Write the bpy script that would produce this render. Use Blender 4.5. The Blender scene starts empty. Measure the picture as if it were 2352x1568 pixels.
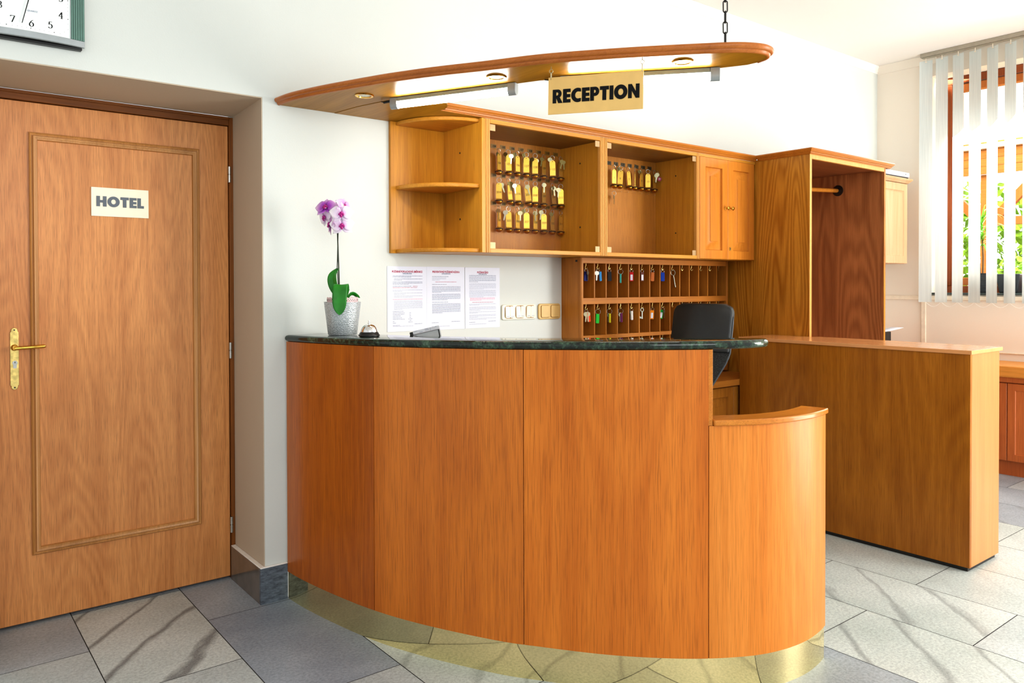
import bpy, bmesh, math, random
from mathutils import Vector, Matrix
random.seed(7)
C = bpy.context.scene.collection
PI = math.pi
R90X = Matrix.Rotation(PI/2, 4, 'X')

# ------------------------------------------------------------------ colour / material helpers
def lin(h):
    if isinstance(h, str):
        h = h.lstrip('#'); h = [int(h[i:i+2], 16)/255 for i in (0, 2, 4)]
    else:
        h = [c/255 for c in h]
    return [c/12.92 if c <= .04045 else ((c+.055)/1.055)**2.4 for c in h] + [1.0]

class NT:
    def __init__(s, name):
        s.m = bpy.data.materials.new(name); s.m.use_nodes = True
        s.n = s.m.node_tree.nodes; s.l = s.m.node_tree.links
        s.b = s.n['Principled BSDF']; s.out = s.n['Material Output']
    def node(s, t, **kw):
        n = s.n.new(t)
        for k, v in kw.items():
            if k[0] == '_': setattr(n, k[1:], v)
            else: n.inputs[k].default_value = v
        return n
    def link(s, a, b): s.l.new(a, b)
    def math(s, op, a, b=None):
        n = s.n.new('ShaderNodeMath'); n.operation = op
        for i, v in enumerate((a, b)):
            if v is None: continue
            if isinstance(v, (int, float)): n.inputs[i].default_value = v
            else: s.link(v, n.inputs[i])
        return n.outputs[0]
    def ramp(s, fac, stops):
        n = s.n.new('ShaderNodeValToRGB'); e = n.color_ramp.elements
        while len(e) < len(stops): e.new(.5)
        for i, (p, c) in enumerate(stops):
            e[i].position = p; e[i].color = c if len(c) == 4 else list(c)+[1]
        s.link(fac, n.inputs[0]); return n.outputs[0]
    def mix(s, fac, a, b, mode='MIX'):
        n = s.n.new('ShaderNodeMixRGB'); n.blend_type = mode
        for i, v in enumerate((fac, a, b)):
            if hasattr(v, 'is_linked') or isinstance(v, bpy.types.NodeSocket): s.link(v, n.inputs[i])
            else: n.inputs[i].default_value = v
        return n.outputs[0]
    def noise(s, vec, scale, detail=2, rough=.5, dist=0):
        n = s.node('ShaderNodeTexNoise', Scale=scale, Detail=detail, Roughness=rough, Distortion=dist)
        s.link(vec, n.inputs['Vector']); return n.outputs[0]
    def mapping(s, vec, scale=(1, 1, 1), rot=(0, 0, 0), loc=(0, 0, 0)):
        n = s.node('ShaderNodeMapping', Scale=scale, Rotation=rot, Location=loc)
        s.link(vec, n.inputs['Vector']); return n.outputs[0]
    def objvec(s, rand=True):
        tc = s.n.new('ShaderNodeTexCoord')
        if not rand: return tc.outputs['Object']
        oi = s.n.new('ShaderNodeObjectInfo')
        r = s.math('MULTIPLY', oi.outputs['Random'], 9.0)
        va = s.n.new('ShaderNodeVectorMath'); va.operation = 'ADD'
        s.link(tc.outputs['Object'], va.inputs[0]); s.link(r, va.inputs[1])
        return va.outputs[0]
    def bump(s, h, strength=.1, dist=.002):
        b = s.node('ShaderNodeBump', Strength=strength, Distance=dist)
        s.link(h, b.inputs['Height']); s.link(b.outputs[0], s.b.inputs['Normal'])

def plain(name, col, rough=.5, metal=0, spec=.5, var=.06, nscale=30, bump=0, coat=0, emit=None, es=0):
    t = NT(name)
    c = lin(col)
    v = t.objvec()
    f = t.noise(v, nscale, 3)
    d = [x*(1-var) for x in c[:3]]+[1]; l = [min(1, x*(1+var)) for x in c[:3]]+[1]
    t.link(t.ramp(f, [(.3, d), (.7, l)]), t.b.inputs['Base Color'])
    t.b.inputs['Roughness'].default_value = rough; t.b.inputs['Metallic'].default_value = metal
    t.b.inputs['Specular IOR Level'].default_value = spec
    t.b.inputs['Coat Weight'].default_value = coat; t.b.inputs['Coat Roughness'].default_value = .1
    if bump: t.bump(t.noise(v, nscale*2, 3), bump)
    if emit:
        t.b.inputs['Emission Color'].default_value = lin(emit); t.b.inputs['Emission Strength'].default_value = es
    return t.m

def wood(name, light, dark, axis='Z', rough=.35, cath=.5, pores=.5, gs=1.0, spec=.3, coat=0.0, broad=1.0, lines=16, dirt=0):
    t = NT(name)
    v = t.objvec()
    def sc(ac, al):
        s = [ac*gs]*3; s['XYZ'.index(axis)] = al*gs; return tuple(s)
    n1 = t.noise(t.mapping(v, sc(7, .55)), 1.0, 3, .55, .3)
    n2 = t.noise(t.mapping(v, sc(3.4, .42)), 1.0, 1.4, .45, .25)
    sw = t.math('SINE', t.math('MULTIPLY', n2, lines*6.28))
    sw = t.math('MULTIPLY', t.math('ADD', sw, 1.0), .5)
    n3 = t.noise(t.mapping(v, sc(120, 1.6)), 1.0, 4, .65)
    n4 = t.noise(t.mapping(v, sc(330, 9)), 1.0, 2, .5)
    fac = t.math('ADD', t.math('MULTIPLY', n1, .55*broad), t.math('MULTIPLY', sw, .22*cath))
    fac = t.math('ADD', fac, t.math('MULTIPLY', n3, .45))
    tot = .5*(.55*broad+.22*cath+.45)
    col = t.ramp(fac, [(max(0, tot-.27), lin(light)), (min(1, tot+.27), lin(dark))])
    pf = t.ramp(n4, [(.50, (0, 0, 0, 1)), (.66, (1, 1, 1, 1))])
    pf = t.math('MULTIPLY', pf, pores*.55)
    d2 = [c*.45 for c in lin(dark)[:3]]+[1]
    col = t.mix(pf, col, d2)
    t.link(col, t.b.inputs['Base Color'])
    rr = t.math('ADD', t.math('MULTIPLY', n3, .12), rough-.06)
    t.link(rr, t.b.inputs['Roughness'])
    t.b.inputs['Specular IOR Level'].default_value = spec
    t.b.inputs['Coat Weight'].default_value = coat; t.b.inputs['Coat Roughness'].default_value = .12
    t.bump(n4, .04, .001)
    return t.m

# ------------------------------------------------------------------ materials
M = {}
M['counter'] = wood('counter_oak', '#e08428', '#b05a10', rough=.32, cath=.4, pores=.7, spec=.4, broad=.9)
M['counter2'] = wood('counter_oak_lit', '#e88c32', '#bc6014', rough=.36, cath=.4, pores=.65, spec=.3, broad=.9)  # same oak lightened, window light put into the colour
M['counter1'] = wood('counter_oak_shaded', '#ca7016', '#984606', rough=.3, cath=.4, pores=.7, spec=.5, broad=.9)  # same oak darkened to stand for shade at the wall end
M['lowpanel'] = wood('counter_oak_brightly_lit', '#f09c46', '#cc7420', rough=.36, cath=.3, pores=.5, spec=.3, broad=.9)  # same oak at its lightest, coloured as if nearest the window light
M['cap'] = wood('cap_oak', '#e2963c', '#b86818', 'X', rough=.25, cath=.3, coat=.2)
M['door'] = wood('door_oak', '#eba866', '#b8723a', rough=.33, cath=.5, pores=.7, gs=1.6, lines=20, spec=.45)
M['doorframe'] = wood('door_frame_oak', '#96581f', '#5f340f', 'X', rough=.4, cath=.3)
M['doorframeV'] = wood('door_frame_oak_upright', '#96581f', '#5f340f', 'Z', rough=.4, cath=.3)
M['mouldV'] = wood('moulding_oak', '#dea464', '#9a662c', 'Z', rough=.3, cath=.2, pores=.3, spec=.45)
M['cab'] = wood('cabinet_oak', '#d89c34', '#a4660e', rough=.32, cath=.3, pores=.45)
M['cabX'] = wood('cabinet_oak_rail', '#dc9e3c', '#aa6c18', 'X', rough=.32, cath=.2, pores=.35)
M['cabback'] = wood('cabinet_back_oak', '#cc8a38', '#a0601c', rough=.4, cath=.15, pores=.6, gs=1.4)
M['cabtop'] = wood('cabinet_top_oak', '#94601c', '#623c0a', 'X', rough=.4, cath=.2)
M['doorleaf'] = wood('cupboard_door_oak', '#dc9238', '#aa6014', rough=.3, cath=.25, pores=.3, coat=.1)
M['corn'] = wood('cornice_oak', '#cc8230', '#925210', 'X', rough=.3, cath=.15, pores=.3, coat=.15)
M['cornY'] = wood('cornice_oak_return', '#c98640', '#94591d', 'Y', rough=.3, cath=.15, pores=.3, coat=.15)
M['canopy'] = wood('canopy_oak', '#b88422', '#86580a', 'Y', rough=.38, cath=.3, pores=.35, spec=.2)
M['canmould'] = wood('canopy_moulding_wood', '#d0803a', '#a05822', 'Y', rough=.3, cath=.15, pores=.3, spec=.35)
M['wardside'] = wood('wardrobe_oak', '#c88c30', '#925608', rough=.36, cath=1.2, pores=.5, gs=1.25, lines=26)
M['wardedge'] = wood('wardrobe_edge_oak', '#e0a85c', '#c08438', rough=.35, cath=.1, pores=.2)
M['walnut'] = wood('wardrobe_walnut_inside', '#c28450', '#885430', rough=.38, cath=1.0, pores=.4, gs=1.3, lines=20, spec=.2)
M['walnutX'] = wood('wardrobe_walnut_top', '#9a5a34', '#683818', 'X', rough=.4, cath=.4)
M['low'] = wood('low_counter_oak', '#bc7820', '#8a4c06', rough=.34, cath=.5, pores=.65, gs=1.2, lines=14)
M['beech'] = wood('beech_end_panel', '#d9935a', '#bb7440', rough=.35, cath=.15, pores=.2)
M['beechY'] = wood('beech_top', '#e8ac74', '#d09058', 'Y', rough=.22, cath=.15, pores=.15, coat=.3)
M['rack'] = wood('rack_wood', '#cc8636', '#985a1c', 'X', rough=.38, cath=.3, pores=.3)
M['rackZ'] = wood('rack_upright_wood', '#c88430', '#94581a', 'Z', rough=.38, cath=.4, pores=.35)
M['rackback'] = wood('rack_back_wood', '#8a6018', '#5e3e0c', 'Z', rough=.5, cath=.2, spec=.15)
M['pale'] = wood('pale_pine', '#d8b490', '#b98a5c', rough=.4, cath=.3, pores=.2, spec=.2)
M['redwood'] = wood('sill_cabinet_wood', '#c8743c', '#a8562a', rough=.4, cath=.3)
M['redwoodY'] = wood('sill_cabinet_top', '#e09a48', '#c47f30', 'Y', rough=.4, cath=.2)
M['winwood'] = wood('window_frame_wood', '#a0542a', '#7a3a18', rough=.35, cath=.2)
M['winlight'] = wood('window_sash_wood', '#c87a3c', '#a85c26', rough=.35, cath=.2)
M['patio'] = wood('patio_timber', '#c9853c', '#a4602a', 'Y', rough=.6, cath=.3)

def wall_mat(name, col, bump=.12):
    t = NT(name); v = t.objvec(False)
    f = t.noise(v, 1.3, 3)
    c = lin(col)
    t.link(t.ramp(f, [(.3, [x*.97 for x in c[:3]]), (.7, c)]), t.b.inputs['Base Color'])
    t.b.inputs['Roughness'].default_value = .75; t.b.inputs['Specular IOR Level'].default_value = .25
    h = t.math('ADD', t.noise(v, 160, 3), t.noise(v, 22, 2))
    t.bump(h, bump, .002)
    return t.m
M['wall'] = wall_mat('white_plaster', '#d8ddd9')
M['reveal'] = wall_mat('shaded_doorway_plaster', '#c6b8a4')  # white plaster tinted beige, recess shade put into the colour
M['wallR'] = wall_mat('cream_plaster', '#f0e6d8')
M['ceil'] = wall_mat('ceiling_plaster', '#ece6e0', .05)
M['white'] = plain('white_paint', '#f2f0ea', .5)
M['cream'] = plain('cream_trim_paint', '#efe3cf', .5)

def floor_mat():
    t = NT('marble_tiles')
    at = t.n.new('ShaderNodeAttribute'); at.attribute_name = 'tile'
    sep = t.n.new('ShaderNodeSeparateColor'); t.link(at.outputs['Color'], sep.inputs[0])
    tone, vein, rnd = sep.outputs
    v = t.objvec(False)
    off = t.math('MULTIPLY', rnd, 37.0)
    va = t.n.new('ShaderNodeVectorMath'); va.operation = 'ADD'
    t.link(v, va.inputs[0]); t.link(off, va.inputs[1]); vv = va.outputs[0]
    sp = t.noise(v, 190, 3, .7)
    big = t.noise(vv, 2.6, 4, .6)
    grey = t.ramp(big, [(.25, lin('#828f9e')), (.75, lin('#a9b5c0'))])
    pale = t.ramp(big, [(.25, lin('#c2cec9')), (.75, lin('#e2eae6'))])
    col = t.mix(tone, grey, pale)
    sp2 = t.noise(v, 95, 4, .75)
    spk = t.ramp(sp2, [(.36, (.52, .54, .57, 1)), (.60, (1.04, 1.04, 1.04, 1))])
    col = t.mix(.62, col, spk, 'MULTIPLY')
    # veins: stripes across a diagonal, warped
    rot = t.mapping(vv, (1, 1, 1), (0, 0, math.radians(-48)))
    sx = t.n.new('ShaderNodeSeparateXYZ'); t.link(rot, sx.inputs[0])
    w = t.noise(t.mapping(rot, (1.6, 4.5, 1)), 1.0, 4, .55)
    y = t.math('ADD', sx.outputs['Y'], t.math('MULTIPLY', w, .22))
    s = t.math('ABSOLUTE', t.math('SINE', t.math('MULTIPLY', y, 15.0)))
    thick = t.noise(t.mapping(rot, (1.2, 9, 1)), 1.0, 2)
    s = t.math('DIVIDE', s, t.math('ADD', t.math('MULTIPLY', thick, 1.4), .05))
    vm = t.ramp(s, [(.06, (1, 1, 1, 1)), (.42, (0, 0, 0, 1))])
    vm = t.math('MULTIPLY', vm, t.math('MULTIPLY', vein, .8))
    dk = t.ramp(sp, [(.35, lin('#4b5054')), (.65, lin('#7d8486'))])
    col = t.mix(vm, col, dk)
    t.link(col, t.b.inputs['Base Color'])
    t.b.inputs['Roughness'].default_value = .42; t.b.inputs['Specular IOR Level'].default_value = .4
    t.bump(sp, .06, .001)
    return t.m
M['floor'] = floor_mat()
M['grout'] = plain('grout', '#3a3a38', .9)

def granite():
    t = NT('green_granite'); v = t.objvec(False)
    a = t.noise(v, 60, 5, .7); b = t.noise(v, 13, 4, .6, .8); c = t.noise(v, 220, 2)
    f = t.math('ADD', t.math('MULTIPLY', a, .55), t.math('MULTIPLY', b, .45))
    col = t.ramp(f, [(.40, lin('#0c1210')), (.50, lin('#1d2b22')), (.60, lin('#3f5a45')), (.70, lin('#7f9580'))])
    t.link(col, t.b.inputs['Base Color'])
    t.b.inputs['Roughness'].default_value = .05; t.b.inputs['Specular IOR Level'].default_value = .55
    return t.m
M['granite'] = granite()
def slate():
    t = NT('blue_slate'); v = t.objvec(False)
    a = t.noise(t.mapping(v, (30, 30, 90), (0, math.radians(25), 0)), 1, 5, .7)
    t.link(t.ramp(a, [(.35, lin('#3e4650')), (.65, lin('#6f7a86'))]), t.b.inputs['Base Color'])
    t.b.inputs['Roughness'].default_value = .5; t.bump(a, .4, .003); return t.m
M['slate'] = slate()
M['slateP'] = plain('polished_brown_slate', '#6b645c', .12, spec=.7, var=.15, nscale=14)

def metal(name, col, rough=.2, var=.12, nscale=40, bump=0):
    return plain(name, col, rough, 1.0, var=var, nscale=nscale, bump=bump)
M['brass'] = metal('brass_plinth', '#f2e2ac', .05, .03, 4)
M['brassA'] = metal('aged_brass', '#d8c078', .3, .3, 60, .1)
M['fob'] = plain('fob_brass', '#dcb24c', .36, .7, var=.05, nscale=60)
M['ball'] = metal('fob_ball_brass', '#b07c28', .28, .08, 60)
M['gold'] = metal('polished_brass', '#e0b050', .12)
M['chrome'] = metal('chrome', '#e6e6e6', .07, .03)
M['steel'] = metal('steel', '#b9b9b4', .28, .1)
M['nickel'] = plain('key_nickel', '#b5ad8c', .38, .7, var=.12)
M['olive'] = plain('key_bronze', '#7c6c3c', .4, .7, var=.15)
M['iron'] = plain('black_iron', '#1c1a18', .45)
M['oldsteel'] = metal('old_steel', '#8f8e80', .4, .15)
M['rubber'] = plain('black_rubber', '#101010', .5)
M['black'] = plain('black_plastic', '#141414', .35)
M['ink'] = plain('black_lettering', '#08090b', .45, spec=.2)
M['engr'] = plain('engraved_number', '#4a3c14', .6)
M['greyink'] = plain('grey_print', '#a0a8bc', .7)
M['navyink'] = plain('dark_print', '#66728f', .7)
M['redink'] = plain('red_print', '#b01848', .6)
M['pinkink'] = plain('pink_print', '#e07898', .6)
M['paper'] = plain('paper', '#dfe4f1', .6, var=.01)
M['signbrass'] = plain('sign_brass', '#f0c87c', .42, .15, var=.04, nscale=18)
M['hotelplate'] = plain('hotel_plate', '#fbf2da', .25, .1, var=.02)
M['hotelink'] = plain('hotel_letters', '#5c6670', .25, spec=.7)
M['silver'] = plain('silver_plastic', '#a2a9ac', .4, .2)
M['silverL'] = plain('light_silver_plastic', '#bfc5cc', .4)
M['clockface'] = plain('clock_face', '#eef4f4', .3, var=.01)
M['clockgreen'] = plain('clock_green_band', '#5a7f74', .45)
M['tubewhite'] = plain('tube_housing', '#8f9a98', .5, spec=.2)
M['tube'] = plain('lit_tube', '#ffffff', .5, emit='#fffdf6', es=42)
M['lampglass'] = plain('frosted_lamp_glass', '#cfd2c4', .3)
M['leather'] = plain('black_leather', '#1c2224', .38, spec=.6, var=.12, nscale=25, bump=.1)
M['leatheredge'] = plain('leather_piping', '#3a4248', .3, spec=.7)
M['ivory'] = plain('ivory_switch', '#f2eed8', .35, var=.02)
M['ochre'] = plain('ochre_switch', '#dcbb78', .4, var=.03)
M['switchgap'] = plain('switch_gap', '#a8793c', .6)
M['label'] = plain('number_label', '#8a6420', .5, 0, var=.1)
M['labeldark'] = plain('dark_number_label', '#46381c', .5, 0, var=.1)
M['hinge'] = plain('hinge_plate', '#a88c64', .4, .4)
M['slat'] = plain('blind_fabric', '#e9efee', .8, var=.02)
M['rail'] = plain('blind_rail', '#a8a090', .4, .4)
M['sill'] = plain('dark_sill', '#3a4644', .15, spec=.7, var=.3, nscale=60)
M['leaf'] = plain('orchid_leaf', '#1f7f1c', .3, var=.25, nscale=20)
M['stem'] = plain('orchid_stem', '#1d2a14', .5)
M['moss'] = plain('pot_bark', '#2e2416', .9)
M['lace'] = plain('pink_lace_pot', '#e6c8ca', .6)
M['dracleaf'] = plain('dracaena_leaf', '#6fae2c', .45, var=.3, nscale=8)
M['trunkmat'] = plain('plant_stalk', '#6e5436', .8)
M['blackpot'] = plain('black_pot', '#2a2f33', .4)
M['bush'] = plain('garden_foliage', '#9fc83a', .7, var=.5, nscale=9)
M['bloom'] = plain('pink_bloom', '#f0a890', .7, var=.2)
def pot_mat():
    t = NT('embossed_silver_pot'); v = t.objvec(False)
    vo = t.node('ShaderNodeTexVoronoi', Scale=230.0); t.link(v, vo.inputs['Vector'])
    f = vo.outputs['Distance']
    t.link(t.ramp(f, [(.15, lin('#d8dee0')), (.6, lin('#b0b7ba'))]), t.b.inputs['Base Color'])
    t.b.inputs['Roughness'].default_value = .38; t.b.inputs['Metallic'].default_value = .35
    t.bump(f, .4, .003); return t.m
M['pot'] = pot_mat()
def petal_mat(name, core, mid, edge):
    t = NT(name); tc = t.n.new('ShaderNodeTexCoord')
    ln = t.n.new('ShaderNodeVectorMath'); ln.operation = 'LENGTH'; t.link(tc.outputs['Object'], ln.inputs[0])
    f = t.math('ADD', t.math('MULTIPLY', ln.outputs['Value'], 20.0), t.math('MULTIPLY', t.noise(tc.outputs['Object'], 60, 2), .15))
    t.link(t.ramp(f, [(.15, lin(core)), (.5, lin(mid)), (.95, lin(edge))]), t.b.inputs['Base Color'])
    t.b.inputs['Roughness'].default_value = .5
    t.b.inputs['Subsurface Weight'].default_value = .15; t.b.inputs['Subsurface Radius'].default_value = (.01, .005, .008)
    return t.m
M['petal'] = petal_mat('pale_orchid_petal', '#d79ada', '#efdcf2', '#f8f2f8')
M['petalP'] = petal_mat('purple_orchid_petal', '#8a10a0', '#b04cc4', '#e6c2e8')
M['petalM'] = petal_mat('mauve_orchid_petal', '#b468b8', '#d8a4d8', '#ecd2ea')
M['lip'] = plain('orchid_lip', '#a8127e', .4, var=.4, nscale=200)
def glass_mat():
    t = NT('clear_glass')
    tr = t.n.new('ShaderNodeBsdfTransparent'); tr.inputs[0].default_value = (.97, .98, .97, 1)
    gl = t.n.new('ShaderNodeBsdfGlossy'); gl.inputs['Roughness'].default_value = .02
    fr = t.n.new('ShaderNodeFresnel'); fr.inputs[0].default_value = 1.30
    ge = t.n.new('ShaderNodeNewGeometry')
    ff_ = t.math('MULTIPLY', fr.outputs[0], t.math('SUBTRACT', 1.0, ge.outputs['Backfacing']))
    ff_ = t.math('MULTIPLY', ff_, .07)
    mx = t.n.new('ShaderNodeMixShader'); t.link(ff_, mx.inputs[0])
    t.link(tr.outputs[0], mx.inputs[1]); t.link(gl.outputs[0], mx.inputs[2]); t.link(mx.outputs[0], t.out.inputs[0])
    return t.m
M['glass'] = glass_mat()
def brick_mat():
    t = NT('patio_brick'); v = t.objvec(False)
    m = t.mapping(v, (1, 1, 1), (PI/2, 0, PI/2))
    b = t.node('ShaderNodeTexBrick', Scale=9.0); t.link(m, b.inputs['Vector'])
    b.inputs['Color1'].default_value = lin('#b4673c'); b.inputs['Color2'].default_value = lin('#9a5230'); b.inputs['Mortar'].default_value = lin('#d8c4ac')
    t.link(b.outputs[0], t.b.inputs['Base Color']); t.b.inputs['Roughness'].default_value = .9
    return t.m
M['brick'] = brick_mat()
# leather mesh back
def meshback():
    t = NT('chair_mesh_fabric'); v = t.objvec(False)
    vo = t.node('ShaderNodeTexVoronoi', Scale=260.0); t.link(v, vo.inputs['Vector'])
    t.link(t.ramp(vo.outputs['Distance'], [(.2, lin('#3c4444')), (.5, lin('#0c0e0e'))]), t.b.inputs['Base Color'])
    t.b.inputs['Roughness'].default_value = .6; return t.m
M['mesh'] = meshback()
# translucent slats
def slat_mat():
    t = NT('vertical_blind_fabric'); v = t.objvec(False)
    tl = t.n.new('ShaderNodeBsdfTranslucent'); df = t.n.new('ShaderNodeBsdfDiffuse')
    f = t.noise(t.mapping(v, (200, 200, 4)), 1, 2)
    c = t.ramp(f, [(.3, lin('#ced6d6')), (.7, lin('#dce3e2'))])
    t.link(c, tl.inputs[0]); t.link(c, df.inputs[0])
    mx = t.n.new('ShaderNodeMixShader'); mx.inputs[0].default_value = .3
    t.link(df.outputs[0], mx.inputs[1]); t.link(tl.outputs[0], mx.inputs[2]); t.link(mx.outputs[0], t.out.inputs[0])
    return t.m
M['slat'] = slat_mat()

# ------------------------------------------------------------------ mesh builder
class MB:
    def __init__(s): s.v = []; s.f = []
    def add(s, vs, fs, mat=None):
        o = len(s.v)
        s.v += [tuple((mat @ Vector(p)) if mat is not None else p) for p in vs]
        s.f += [tuple(i+o for i in f) for f in fs]; return s
    def box(s, x0, x1, y0, y1, z0, z1, mat=None):
        vs = [(x0, y0, z0), (x1, y0, z0), (x1, y1, z0), (x0, y1, z0), (x0, y0, z1), (x1, y0, z1), (x1, y1, z1), (x0, y1, z1)]
        return s.add(vs, [(0, 3, 2, 1), (4, 5, 6, 7), (0, 1, 5, 4), (1, 2, 6, 5), (2, 3, 7, 6), (3, 0, 4, 7)], mat)
    def loft(s, rings, closed=True, cap=True, mat=None):
        n = len(rings[0]); vs = [p for r in rings for p in r]; fs = []
        for i in range(len(rings)-1):
            for j in range(n if closed else n-1):
                k = (j+1) % n
                fs.append((i*n+j, i*n+k, (i+1)*n+k, (i+1)*n+j))
        if cap and closed:
            fs.append(tuple(range(n-1, -1, -1))); fs.append(tuple((len(rings)-1)*n+j for j in range(n)))
        return s.add(vs, fs, mat)
    def lathe(s, prof, seg=24, mat=None, cap=True):
        rings = [[(r*math.cos(2*PI*j/seg), r*math.sin(2*PI*j/seg), z) for j in range(seg)] for r, z in prof]
        return s.loft(rings, True, cap, mat)
    def tube(s, pts, r, seg=8, closed=False, cap=True, mat=None):
        pts = [Vector(p) for p in pts]; n = len(pts); rings = []
        rad = r if isinstance(r, (list, tuple)) else [r]*n
        prev = None
        for i in range(n):
            a = pts[(i-1) % n] if (closed or i > 0) else pts[i]
            b = pts[(i+1) % n] if (closed or i < n-1) else pts[i]
            t = (b-a).normalized()
            if prev is None:
                u = t.orthogonal().normalized()
            else:
                u = (prev-t*prev.dot(t)).normalized()
            prev = u; w = t.cross(u)
            rings.append([tuple(pts[i]+(u*math.cos(2*PI*j/seg)+w*math.sin(2*PI*j/seg))*rad[i]) for j in range(seg)])
        if closed:
            # align the seam
            best = min(range(seg), key=lambda k: (Vector(rings[0][k])-Vector(rings[-1][0])).length)
            r0 = rings[0][best:]+rings[0][:best]
            rings.append(r0)
            return s.loft(rings, True, False, mat)
        return s.loft(rings, True, cap, mat)
    def torus(s, R, r, seg=20, sec=8, mat=None):
        return s.tube([(R*math.cos(2*PI*i/seg), 0, R*math.sin(2*PI*i/seg)) for i in range(seg)], r, sec, True, False, mat)
    def sphere(s, r, seg=16, rings=10, mat=None, zs=1.0):
        return s.lathe([(max(1e-5, r*math.sin(PI*i/rings)), -r*zs*math.cos(PI*i/rings)) for i in range(rings+1)], seg, mat)
    def prism(s, poly, z0, z1, mat=None):
        a = [(p[0], p[1], z0(p) if callable(z0) else z0) for p in poly]; b = [(p[0], p[1], z1(p) if callable(z1) else z1) for p in poly]
        return s.loft([a, b], True, True, mat)
    def build(s, name, mat, parent=None, bev=0, segs=2, smooth=True, solid=0, sub=0, loc=None):
        me = bpy.data.meshes.new(name)
        off = Vector((0, 0, 0))
        if parent is not None:
            p = parent
            while p is not None: off += p.location; p = p.parent
        if loc is not None: off = off+Vector(loc)-off if parent is None else off
        me.from_pydata([tuple(Vector(v)-off) for v in s.v], [], s.f)
        return finish(me, name, mat, parent, bev, segs, smooth, solid, sub)

def finish(me, name, mat, parent=None, bev=0, segs=2, smooth=True, solid=0, sub=0):
    bm = bmesh.new(); bm.from_mesh(me); bmesh.ops.recalc_face_normals(bm, faces=bm.faces[:]); bm.to_mesh(me); bm.free()
    if mat: me.materials.append(mat)
    if smooth:
        me.polygons.foreach_set('use_smooth', [True]*len(me.polygons)); me.set_sharp_from_angle(angle=math.radians(38))
    o = bpy.data.objects.new(name, me); C.objects.link(o)
    if parent is not None: o.parent = parent
    if solid:
        m = o.modifiers.new('solid', 'SOLIDIFY'); m.thickness = solid; m.offset = 0
    if sub:
        m = o.modifiers.new('sub', 'SUBSURF'); m.levels = sub; m.render_levels = sub
    if bev:
        m = o.modifiers.new('bevel', 'BEVEL'); m.width = bev; m.segments = segs; m.limit_method = 'ANGLE'; m.angle_limit = math.radians(40)
    return o

def inst(me, name, mat, parent, loc=(0, 0, 0), rot=(0, 0, 0), M4=None):
    o = bpy.data.objects.new(name, me); C.objects.link(o); o.parent = parent
    if M4 is not None: o.matrix_local = M4
    else: o.location = loc; o.rotation_euler = rot
    return o
def mesh_of(mb, name, mat, smooth=True):
    me = bpy.data.meshes.new(name); me.from_pydata(mb.v, [], mb.f)
    bm = bmesh.new(); bm.from_mesh(me); bmesh.ops.recalc_face_normals(bm, faces=bm.faces[:]); bm.to_mesh(me); bm.free()
    me.materials.append(mat)
    if smooth:
        me.polygons.foreach_set('use_smooth', [True]*len(me.polygons)); me.set_sharp_from_angle(angle=math.radians(38))
    return me

def tag(o, label, cat, group=None):
    o['label'] = label; o['category'] = cat
    if group: o['group'] = group
    return o
def struct(o, label, cat):
    o['kind'] = 'structure'; return tag(o, label, cat)
def thing(name, label, cat, loc=(0, 0, 0), group=None):
    o = bpy.data.objects.new(name, None); C.objects.link(o); o.location = loc; o.empty_display_size = .05
    return tag(o, label, cat, group)

def text_mesh(body, size, mat, bold=0, extrude=.0004, align='CENTER', spacing=1.0, width=None):
    c = bpy.data.curves.new('lettering', 'FONT'); c.body = body; c.size = size; c.align_x = align; c.align_y = 'CENTER'
    c.extrude = extrude; c.offset = bold; c.space_character = spacing; c.resolution_u = 3
    o = bpy.data.objects.new('lettering', c); C.objects.link(o)
    me = bpy.data.meshes.new_from_object(o)
    bpy.data.objects.remove(o); bpy.data.curves.remove(c)
    if width:
        xs = [v.co.x for v in me.vertices]; w = max(xs)-min(xs); k = width/w
        for v in me.vertices: v.co.x *= k
    me.materials.clear(); me.materials.append(mat); return me

def offset_path(pts, d, closed=False):
    """pts shifted d to the LEFT of the direction of travel, mitred."""
    n = len(pts); out = []
    for i in range(n):
        p = Vector(pts[i][:2])
        a = Vector(pts[(i-1) % n][:2]) if (closed or i > 0) else None
        b = Vector(pts[(i+1) % n][:2]) if (closed or i < n-1) else None
        ns = []
        if a is not None and (p-a).length > 1e-9: t = (p-a).normalized(); ns.append(Vector((-t.y, t.x)))
        if b is not None and (b-p).length > 1e-9: t = (b-p).normalized(); ns.append(Vector((-t.y, t.x)))
        m = sum(ns, Vector((0, 0)))
        m.normalize(); k = 1/max(.35, m.dot(ns[0]))
        out.append(tuple(p+m*d*k))
    return out
def catmull(P, per=8):
    P = [Vector(p) for p in P]; out = []
    for i in range(len(P)-1):
        p0 = P[i-1] if i else 2*P[0]-P[1]; p1 = P[i]; p2 = P[i+1]; p3 = P[i+2] if i+2 < len(P) else 2*P[-1]-P[-2]
        for k in range(per):
            t = k/per
            out.append(.5*((2*p1)+(p2-p0)*t+(2*p0-5*p1+4*p2-p3)*t*t+(3*p1-p0-3*p2+p3)*t**3))
    out.append(P[-1]); return [tuple(p) for p in out]
def sweep(mb, path, prof, zf=None):
    """prof: closed list of (left offset, z) carried along the path."""
    cols = [offset_path(path, d) for d, z in prof]
    rings = []
    for i in range(len(path)):
        rings.append([(cols[j][i][0], cols[j][i][1], prof[j][1]+(zf(cols[j][i]) if zf else 0)) for j in range(len(prof))])
    return mb.loft(rings, True, True)
def rect_rings(mb, x0, x1, z0, z1, steps, ysign=-1):
    """concentric rectangles in the xz plane: steps = (inset l, r, b, t, y); last one is filled."""
    rings = []
    for l, r, b, t, y in steps:
        rings.append([(x0+l, y, z0+b), (x1-r, y, z0+b), (x1-r, y, z1-t), (x0+l, y, z1-t)])
    return mb.loft(rings, True, True)

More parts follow.
